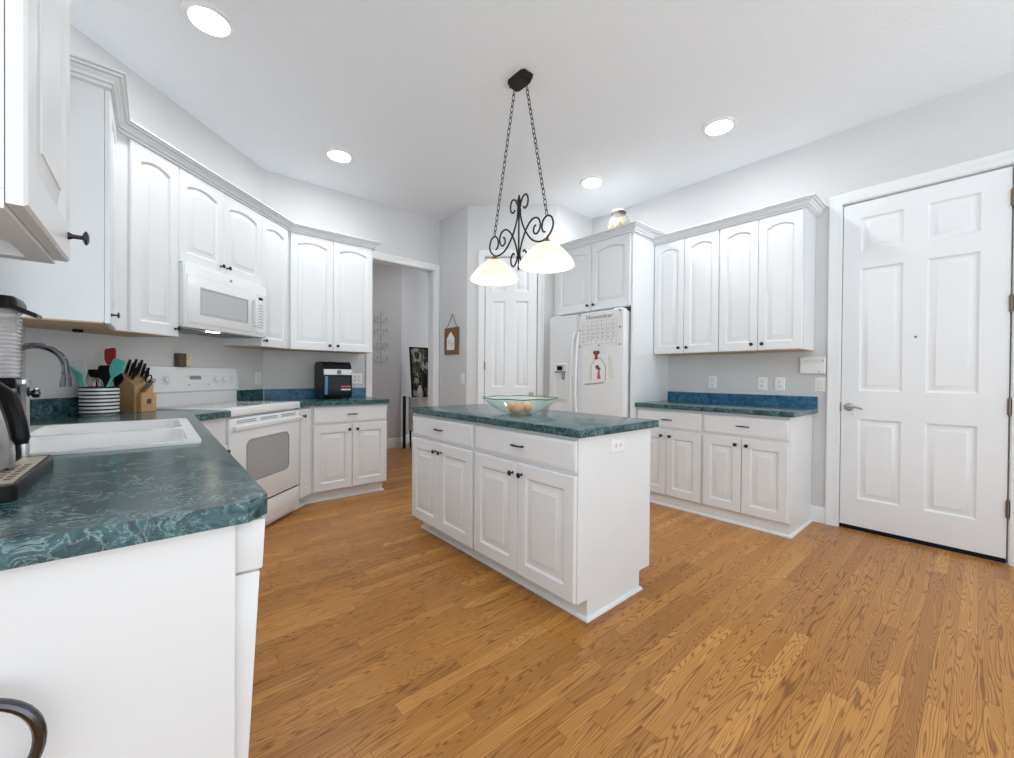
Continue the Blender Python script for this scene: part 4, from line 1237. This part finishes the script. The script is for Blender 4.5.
# ------------------------------------------------------------------ crock with utensils
KX, KY = -.2366, 3.255
ck_ = thing('utensil_crock', 'black and white striped ceramic utensil crock by the knife block', 'crock', (KX, KY, CT))
KR = .084
MB().lathe([(.0001, 0), (KR - .008, 0), (KR, .008), (KR, .156), (KR - .003, .160), (KR - .008, .156), (KR - .009, .012), (.0001, .012)], (0, 0, 0), 40).build('striped_wall', M_STRIPE, ck_)
camdir = Vector((math.sin(_y), math.cos(_y), 0)); camrt = Vector((math.cos(_y), -math.sin(_y), 0))
def utensil(name, label, r0, d0, r1, d1, z1, mat, head, hm, roll=0.0, shaft=.0065, cat='utensil'):
    """shaft from inside the crock floor (r0,d0) to (r1,d1,z1) in the frame right/away; head drawn beyond the shaft top"""
    o = thing(name, label, cat, (KX, KY, CT), 0, 'utensils in the striped crock')
    a = camrt * r0 + camdir * d0 + Vector((0, 0, .02)); b = camrt * r1 + camdir * d1 + Vector((0, 0, z1))
    MB().tube([a, a.lerp(b, .5), b], shaft, 8).build('handle', mat, o)
    ax = (b - a).normalized()
    wd = (camrt * math.cos(roll) + camdir * math.sin(roll)); wd = (wd - ax * wd.dot(ax)).normalized()
    nn = ax.cross(wd)
    M_ = Matrix((( wd.x, nn.x, ax.x, b.x), (wd.y, nn.y, ax.y, b.y), (wd.z, nn.z, ax.z, b.z), (0, 0, 0, 1)))
    mb = MB()
    if head == 'spatula':
        ol = [(-.008, -.01), (.008, -.01), (.024, .015), (.03, .03), (.031, .085), (.022, .098), (-.026, .092), (-.031, .08), (-.03, .03), (-.024, .015)]
        q = MB(); q.loops([[(x_, -.004, z_) for x_, z_ in ol], [(x_, .004, z_) for x_, z_ in ol]], True, True, True); mb.merge(q.bm, M_)
    elif head == 'spoon':
        q = MB()
        lp = []
        for i in range(11):
            t = i / 10
            z_ = -.01 + t * .1; w_ = max(.004, .029 * math.sin(PI * min(1, t * .92 + .08)) ** .8)
            lp.append([(w_ * math.cos(2 * PI * j / 10), .006 * math.sin(2 * PI * j / 10) + .012 * (w_ / .029) ** 2, z_) for j in range(10)])
        q.loops(lp, True, True, True); mb.merge(q.bm, M_)
    elif head == 'turner':
        ol = [(-.01, -.01), (.01, -.01), (.04, .03), (.045, .105), (.03, .115), (-.03, .115), (-.045, .105), (-.04, .03)]
        q = MB(); q.loops([[(x_, -.003, z_) for x_, z_ in ol], [(x_, .003, z_) for x_, z_ in ol]], True, True, True); mb.merge(q.bm, M_)
    elif head == 'ladle':
        q = MB(); q.lathe([(.0001, -.028), (.026, -.022), (.036, -.004), (.038, .02), (.035, .02), (.032, -.002), (.023, -.018), (.0001, -.024)], (.0, .0, .03), 20); mb.merge(q.bm, M_)
    elif head == 'whisk':
        q = MB()
        for j in range(6):
            an = PI * j / 6
            lp = [(.028 * math.cos(an) * math.sin(PI * i / 12), .028 * math.sin(an) * math.sin(PI * i / 12), -.01 + .1 * (1 - math.cos(PI * i / 12)) / 2) for i in range(13)]
            q.tube(lp, .0016, 5)
            q.tube([(-x_, -y_, z_) for x_, y_, z_ in lp], .0016, 5)
        mb.merge(q.bm, M_)
    mb.build('head', hm, o)
    return o
utensil('spatula', 'red silicone spatula standing upright in the striped crock', .01, .05, .0, .062, .285, M_STEEL, 'spatula', M_RED, .0)
utensil('spatula', 'teal spatula leaning out on the right side of the striped crock', .0, -.02, .096, -.02, .225, M_TEAL, 'spatula', M_TEAL, .15)
utensil('spoon', 'teal spoon leaning out on the left of the striped crock', .0, -.03, -.066, -.045, .182, M_TEAL, 'spoon', M_TEAL, -.3)
utensil('spatula', 'pale grey spatula leaning left in the striped crock', -.01, -.02, -.064, -.03, .212, M_GREYW, 'spatula', M_GREYW, .2)
utensil('ladle', 'black ladle at the back left of the striped crock', -.04, .03, -.050, .036, .205, M_BLACK, 'ladle', M_BLACK, 0)
utensil('turner', 'black slotted turner in the middle of the striped crock', .018, .01, .022, .012, .165, M_BLACK, 'turner', M_BLACK, 0)
utensil('spoon', 'black cooking spoon at the back right of the striped crock', .045, .035, .055, .04, .17, M_BLACK, 'spoon', M_BLACK, 0)
utensil('whisk', 'small steel whisk at the front of the striped crock', .012, -.025, .016, -.033, .12, M_STEEL, 'whisk', M_STEEL, 0)

# knife block --------------------------------------------------------
kb = thing('knife_block', 'beech wood knife block full of knives beside the range', 'knife block', (-.085, 3.415, CT), -52)
# local x runs from the tall end to the short foot
mb = MB()
prof = [(-.095, .0), (.058, .0), (.058, .165), (-.058, .236), (-.095, .16)]
mb.loops([[(x_, y_, z_) for x_, z_ in prof] for y_ in (-.055, -.052, .052, .055)], True, True, True)
mb.build('body', M_BLOCK, kb, smooth=False)
MB().box(.0585, .095, -.045, .045, 0, .118, .003).build('front_foot', M_BLOCK, kb, smooth=False)
MB().box(.0952, .0965, -.012, .012, .05, .08).build('stamp', M_BROWN, kb)
slope = Vector((-.116, 0, .071)).normalized(); nrm = Vector((.071, 0, .116)).normalized()
def knife(label, u, y, ln_=.1, r=.009):
    base = Vector((.058, y, .165)) + slope * u
    o = thing('knife', label, 'knife', kb.location, 0, 'knives in the beech block')
    o.rotation_euler = kb.rotation_euler
    dirv = (nrm * .8 + Vector((0, 0, 1)) * .3).normalized()
    p0 = base + nrm * .002; p1 = base + dirv * ln_
    MB().tube([p0, p0.lerp(p1, .15), p0.lerp(p1, .5), p1], [r * .8, r, r * 1.1, r * .9], 8, sy=.7).build('handle', M_BLACK, o)
    off = dirv.cross(Vector((0, 1, 0))) * .0
    MB().tube([p0 + Vector((0, -.0075, 0)), p1 + Vector((0, -.0075, 0))], .0026, 6).build('tang', M_STEEL, o)
    MB().tube([p0 - dirv * .0, p0 + dirv * .012], .0095, 8).build('bolster', M_STEEL, o)
    return o
idx = 0
for (u, y, ln_, nm) in ((.118, -.034, .10, 'nearest the crock at the front'), (.118, .0, .105, 'nearest the crock in the middle'), (.118, .034, .10, 'nearest the crock at the back'), (.086, -.034, .098, 'in the second row at the front'),
                        (.086, 0, .1, 'in the middle of the second row'), (.086, .034, .095, 'in the second row at the back'), (.054, -.036, .085, 'in the third row at the front'), (.054, .036, .085, 'in the third row at the back')):
    knife('black handled knife in the beech block, %s' % nm, u, y, ln_)
o = thing('scissors', 'kitchen scissors with black looped grips in the knife block', 'scissors', kb.location, 0)
o.rotation_euler = kb.rotation_euler
base = Vector((.058, -.005, .165)) + slope * .022
dv = (nrm * .75 + Vector((1, 0, 0)) * .35).normalized(); sv = Vector((0, 1, 0))
pv = dv.cross(sv).normalized()
for s_ in (-1, 1):
    c_ = base + dv * .062 + pv * (.017 * s_)
    ring = [c_ + dv * math.cos(2 * PI * j / 14) * .028 + pv * math.sin(2 * PI * j / 14) * .015 for j in range(14)]
    MB().tube(ring, .004, 6, closed=True).build('grip', M_BLACK, o)
MB().tube([base + nrm * .002, base + dv * .034], .006, 6).build('pivot', M_STEEL, o)
o = thing('cleaver', 'cleaver with a broad grey handle jutting from the front of the knife block', 'knife', kb.location, 0)
o.rotation_euler = kb.rotation_euler
t = MB(); q = MB(); q.box(.0, .115, -.014, .014, -.010, .010, .004, 2)
t.merge(q.bm, Matrix.Translation((.066, -.02, .126)) @ Matrix.Rotation(R(-40), 4, 'Y'))
t.build('handle', M_STEEL, o)

# ------------------------------------------------------------------ left coffee machine
cm = thing('coffee_maker', 'black coffee maker with clear ribbed tank at the left counter edge', 'coffee maker', (-.33, 1.36, CT))
mb = MB()
pb = rrect(-.11, .137, -.205, .185, .02, 0)
mb.loops([[(x_, y_, 0) for x_, y_, _ in pb], [(x_, y_, .024) for x_, y_, _ in pb], [(x_ * .985, y_ * .985, .03) for x_, y_, _ in pb]], True, True, True)
mb.build('base', M_BLACK, cm)
MB().box(.088, .128, -.18, .15, .0295, .0325, .001).build('control_strip', M_TANP, cm)
mb = MB()
for i in range(7): mb.box(.096, .106, -.15 + i * .028, -.137 + i * .028, .0322, .0332)
for i in range(7): mb.box(.111, .121, -.15 + i * .028, -.137 + i * .028, .0322, .0332)
mb.build('button_print', M_BROWN, cm)
MB().lathe([(.013, .03), (.0125, .06), (.0125, .2), (.015, .205), (.015, .22)], (.085, .165, 0), 16).build('support_column', M_CHROME, cm)
mb = MB().lathe([(.006, 0), (.006, .014), (.011, .016), (.013, .022), (.011, .028), (.0001, .03)], (.086, .165, .187), 14, 'x'); mb.build('valve_knob', M_DARKCHROME, cm)
MB().box(-.11, .085, .10, .185, .2, .225, .004).build('tank_bracket', M_BLACK, cm)
mb = MB()
lp = []
nz = 34
for i in range(nz + 1):
    z_ = .225 + i * (.385 - .225) / nz
    k_ = .0 if i % 2 else .0025
    lp.append(rrect(-.11 + k_, .086 - k_, .09 + k_, .19 - k_, .02, z_, 3))
mb.loops(lp, True, True, True)
mb.build('water_tank', M_TANK, cm)
mb = MB()
ld = rrect(-.115, .090, .075, .2, .02, 0)
mb.loops([[(x_, y_, .383) for x_, y_, _ in ld], [(x_, y_, .402) for x_, y_, _ in ld], [(x_ * .95, y_ * .95 + .005, .412) for x_, y_, _ in ld]], True, True, True)
mb.loops([[(.07, .08, .40), (.07, .16, .40), (.07, .16, .388), (.07, .08, .388)], [(.120, .09, .376), (.120, .15, .376), (.120, .15, .366), (.120, .09, .366)]], True, True, True)
mb.build('tank_lid', M_BLACK, cm)
MB().box(-.09, .055, .09, .18, .4125, .424, .004).build('lid_band', M_CHROME, cm)
cf = thing('carafe', 'stainless coffee carafe with black handle on the coffee maker base', 'carafe', (-.29, 1.345, CT + .0335))
MB().lathe([(.0001, 0), (.058, 0), (.064, .006), (.064, .03), (.06, .1), (.05, .14), (.046, .15), (.043, .15), (.0001, .145)], (0, 0, 0), 32).build('body', M_STEEL, cf)
MB().lathe([(.05, .149), (.052, .155), (.05, .176), (.03, .184), (.0001, .185)], (0, 0, 0), 28).build('lid', M_BLACK, cf)
hd = Vector((.80, -.60, 0))
MB().tube([Vector((0, 0, .168)) + hd * .03, Vector((0, 0, .174)) + hd * .052, Vector((0, 0, .155)) + hd * .078, Vector((0, 0, .11)) + hd * .093, Vector((0, 0, .07)) + hd * .102, Vector((0, 0, .057)) + hd * .104],
          [.014, .015, .0155, .015, .014, .009], 10).build('handle', M_BLACK, cf)

# under-cabinet puck
tag(MB().box(-.325, -.285, 3.075, 3.11, ZUB - .016, ZUB - .0005, .003).build('sensor_box', M_BLACK), 'tiny black box stuck under the cabinet above the crock', 'sensor')

# towel ring on the end panel
tr = thing('towel_ring', 'dark metal towel ring on the white end panel, bottom left', 'towel ring', (-.199, .9135, .634))
ring = [(.074 * math.cos(2 * PI * j / 40), -.032, .074 * math.sin(2 * PI * j / 40) - .006) for j in range(40)]
MB().tube(ring, .0076, 10, closed=True).build('ring', M_DARKCHROME, tr)
MB().lathe([(.0001, -.046), (.009, -.044), (.011, -.03), (.009, -.012), (.024, -.008), (.026, 0)], (-.045, 0, .052), 18, 'y').build('mount', M_DARKCHROME, tr)

# ------------------------------------------------------------------ black countertop appliance on the back counter
ap = thing('countertop_appliance', 'black boxy countertop appliance with silver control band on the back counter', 'appliance', (1.352, 4.10, CT))
mb = MB()
def aprof(x): return [(x, 0, .012), (x, -.006, .03), (x, -.004, .25), (x, .0, .28), (x, .02, .335), (x, .06, .362), (x, .22, .362), (x, .27, .33), (x, .275, .012)]
mb.loops([aprof(x_) for x_ in (-.136, -.13, .13, .136)], True, True, True)
mb.build('body', M_BLACK, ap, angle=25)
for fx_ in (-.11, .11):
    for fy_ in (.03, .24): MB().lathe([(.014, 0), (.014, .013)], (fx_, fy_, 0), 10).build('foot', M_BLACK, ap)
bd = MB().box(-.133, .133, -.012, .004, .233, .29, .004).build('control_band', M_SILVER, ap)
MB().lathe([(.0001, -.004), (.012, -.004), (.012, -.001), (.017, -.001), (.019, -.004), (.021, -.004), (.022, 0)], (.01, -.012, .262), 22, 'y').build('dial', M_DARKCHROME, bd)
MB().box(-.116, .12, -.011, -.003, .03, .222, .003).build('door_window', M_NAVY, ap)
MB().box(-.124, -.094, -.0125, -.004, .045, .222, .002).build('window_reflection', M_BLUE, ap)  # blue reflection in the dark window, painted as a strip
for z_ in (.085, .115): MB().box(.028, .122, -.0135, -.010, z_, z_ + .014).build('stripe', M_REDW if z_ > .1 else M_GREYW, ap)
MB().box(-.05, .02, .06, .14, .362, .37, .003).build('top_latch', M_CHROME, ap)

# ------------------------------------------------------------------ jar on the fridge cabinet
jr = thing('jar', 'squat glass jar of cream shells on top of the refrigerator cabinet', 'jar', (3.62, 2.462, 2.496))
MB().lathe([(.0001, 0), (.085, 0), (.10, .015), (.112, .10), (.118, .20), (.112, .245), (.09, .285), (.07, .305), (.069, .33), (.065, .33), (.066, .303), (.086, .28), (.107, .243), (.113, .2), (.107, .1), (.096, .018), (.0001, .006)], (0, 0, 0), 36).build('glass_body', M_JAR, jr)
mb = MB()
for i in range(120):
    a_ = random.random() * 2 * PI; z_ = .03 + .22 * random.random()
    r_ = (.088 if z_ < .21 else .07) * math.sqrt(random.random())
    blob(mb, (r_ * math.cos(a_), r_ * math.sin(a_), z_), .016 + .008 * random.random(), n=8)
so = mb.build('shells', M_SHELL, jr); so['kind'] = 'stuff'
MB().lathe([(.069, .326), (.074, .328), (.074, .348), (.070, .350)], (0, 0, 0), 32).build('metal_band', M_BROWN, jr)
MB().lathe([(.072, .3485), (.068, .362), (.045, .372), (.0001, .374)], (0, 0, 0), 32).build('lid', M_PLATE, jr)

# ------------------------------------------------------------------ house sign on the pantry side wall
hs = thing('house_sign', 'brown wooden plaque with a white house, hung by a cord', 'sign', (XP, 4.117, 1.565), -90)
MB().box(-.145, .15, -.024, -.004, -.16, .155, .003).build('board', M_SIGN, hs)
ol = [(-.08, -.11), (.075, -.11), (.075, .03), (-.0, .105), (-.08, .03)]
MB().loops([[(x_, -.0285, z_) for x_, z_ in ol], [(x_, -.0235, z_) for x_, z_ in ol]], True, True, True).build('house_shape', M_PLATE, hs, smooth=False)
mb = MB(); mb.box(-.045, .0, -.030, -.028, -.04, .01); mb.box(.02, .06, -.030, -.028, -.075, -.02); mb.build('painted_window', M_PALEB, hs)
MB().tube([(-.10, -.014, .155), (0, -.006, .315), (.11, -.014, .155)], .0035, 6).build('cord', M_BROWN, hs)
MB().lathe([(.0001, -.012), (.006, -.011), (.005, -.004), (.003, 0)], (0, 0, .316), 10, 'y').build('nail', M_BROWN, hs)

# ------------------------------------------------------------------ hall things
hc = thing('console_table', 'white console cabinet on dark legs in the hall beyond the doorway', 'console', (3.1, 5.62, 0))
MB().box(-.06, .9, 0, .34, .78, .805, .004).build('top', M_CAB, hc)
MB().box(-.04, .88, .02, .33, .28, .78, .003).build('body', M_CAB, hc)
for x_ in (-.02, .84):
    for y_ in (.03, .3): MB().tube([(x_, y_, .28), (x_, y_, 0)], [.018, .012], 8).build('leg', M_BLACK, hc)
for a_ in (0, 1): drawer_mesh(MB(), -.03 + a_ * .455, .415 + a_ * .455, .30, .76, -.0, .02).build('door', M_CAB, hc)
pc = thing('framed_picture', 'tall black framed abstract print leaning on the hall console', 'picture', (3.215, 5.80, .8055))
pc.rotation_euler = (R(-7), 0, R(0))
mb = MB(); w_, h_ = .33, .80
mb.loops([[(-w_ / 2 + o_, y_, o_), (w_ / 2 - o_, y_, o_), (w_ / 2 - o_, y_, h_ - o_), (-w_ / 2 + o_, y_, h_ - o_)] for o_, y_ in ((0, .03), (0, 0), (.018, 0), (.018, .012))], True, True, False)
mb.build('frame', M_BLACK, pc)
MB().box(-w_ / 2 + .015, w_ / 2 - .015, .010, .014, .015, h_ - .015).build('print', M_ART, pc)
va = thing('vase', 'small pale grey vase on the hall console in front of the print', 'vase', (3.10, 5.66, .8055))
MB().lathe([(.0001, 0), (.035, 0), (.05, .03), (.052, .08), (.035, .14), (.022, .17), (.026, .19), (.022, .19), (.018, .17), (.0001, .16)], (0, 0, 0), 24).build('body', M_GREYW, va)
pt = thing('potted_plant', 'dark leafy plant in a small pot on the hall console', 'plant', (3.31, 5.68, .8055))
MB().lathe([(.0001, 0), (.04, 0), (.055, .09), (.048, .09), (.0001, .08)], (0, 0, 0), 20).build('pot', M_BLACK, pt)
mb = MB()
random.seed(3)
for i in range(46):
    a_ = random.random() * 2 * PI; e_ = R(15 + 65 * random.random()); ln_ = .2 + .2 * random.random()
    st = Vector((0, 0, .08)); tip = st + Vector((math.cos(a_) * math.cos(e_), math.sin(a_) * math.cos(e_), math.sin(e_))) * ln_
    if tip.y > .1: tip.y = .1
    mid = st.lerp(tip, .6) + Vector((0, 0, .03))
    sd = Vector((-math.sin(a_), math.cos(a_), .2)) * .028
    for k_ in (.55, .78, 1.0):
        c_ = st.lerp(tip, k_)
        dd_ = (tip - st).normalized() * .045
        mb.poly([c_ - dd_, c_ + sd, c_ + dd_, c_ - sd])
    mb.tube([st, mid, tip], .002, 4)
mb.build('foliage', M_LEAF, pt)
wd_ = thing('wall_scroll', 'pale wrought metal scroll decoration on the dark hall wall', 'wall decor', (2.66, 6.09, 1.72))
mb = MB()
def spiral(cx, cz, r0, turns, dirn, a0):
    pts = []
    for i in range(int(26 * turns) + 1):
        t = i / (26 * turns)
        an = a0 + dirn * t * turns * 2 * PI
        pts.append((cx + r0 * (1 - .8 * t) * math.cos(an), -.015, cz + r0 * (1 - .8 * t) * math.sin(an)))
    return pts
for cz in (-.3, -.1, .12, .3):
    for s_ in (-1, 1):
        mb.tube(spiral(s_ * .065, cz, .062, 1.3, s_, PI if s_ > 0 else 0), .006, 6)
mb.tube([(0, -.015, -.42), (0, -.015, .42)], .006, 6)
mb.build('scrollwork', M_GREYW, wd_)
fs = thing('dark_upright', 'narrow black upright standing on the hall floor beside the console', 'frame', (2.985, 5.93, 0))
MB().box(-.012, .012, -.02, .05, .0, .82, .003).build('upright', M_BLACK, fs)  # single dark vertical bar left of the console
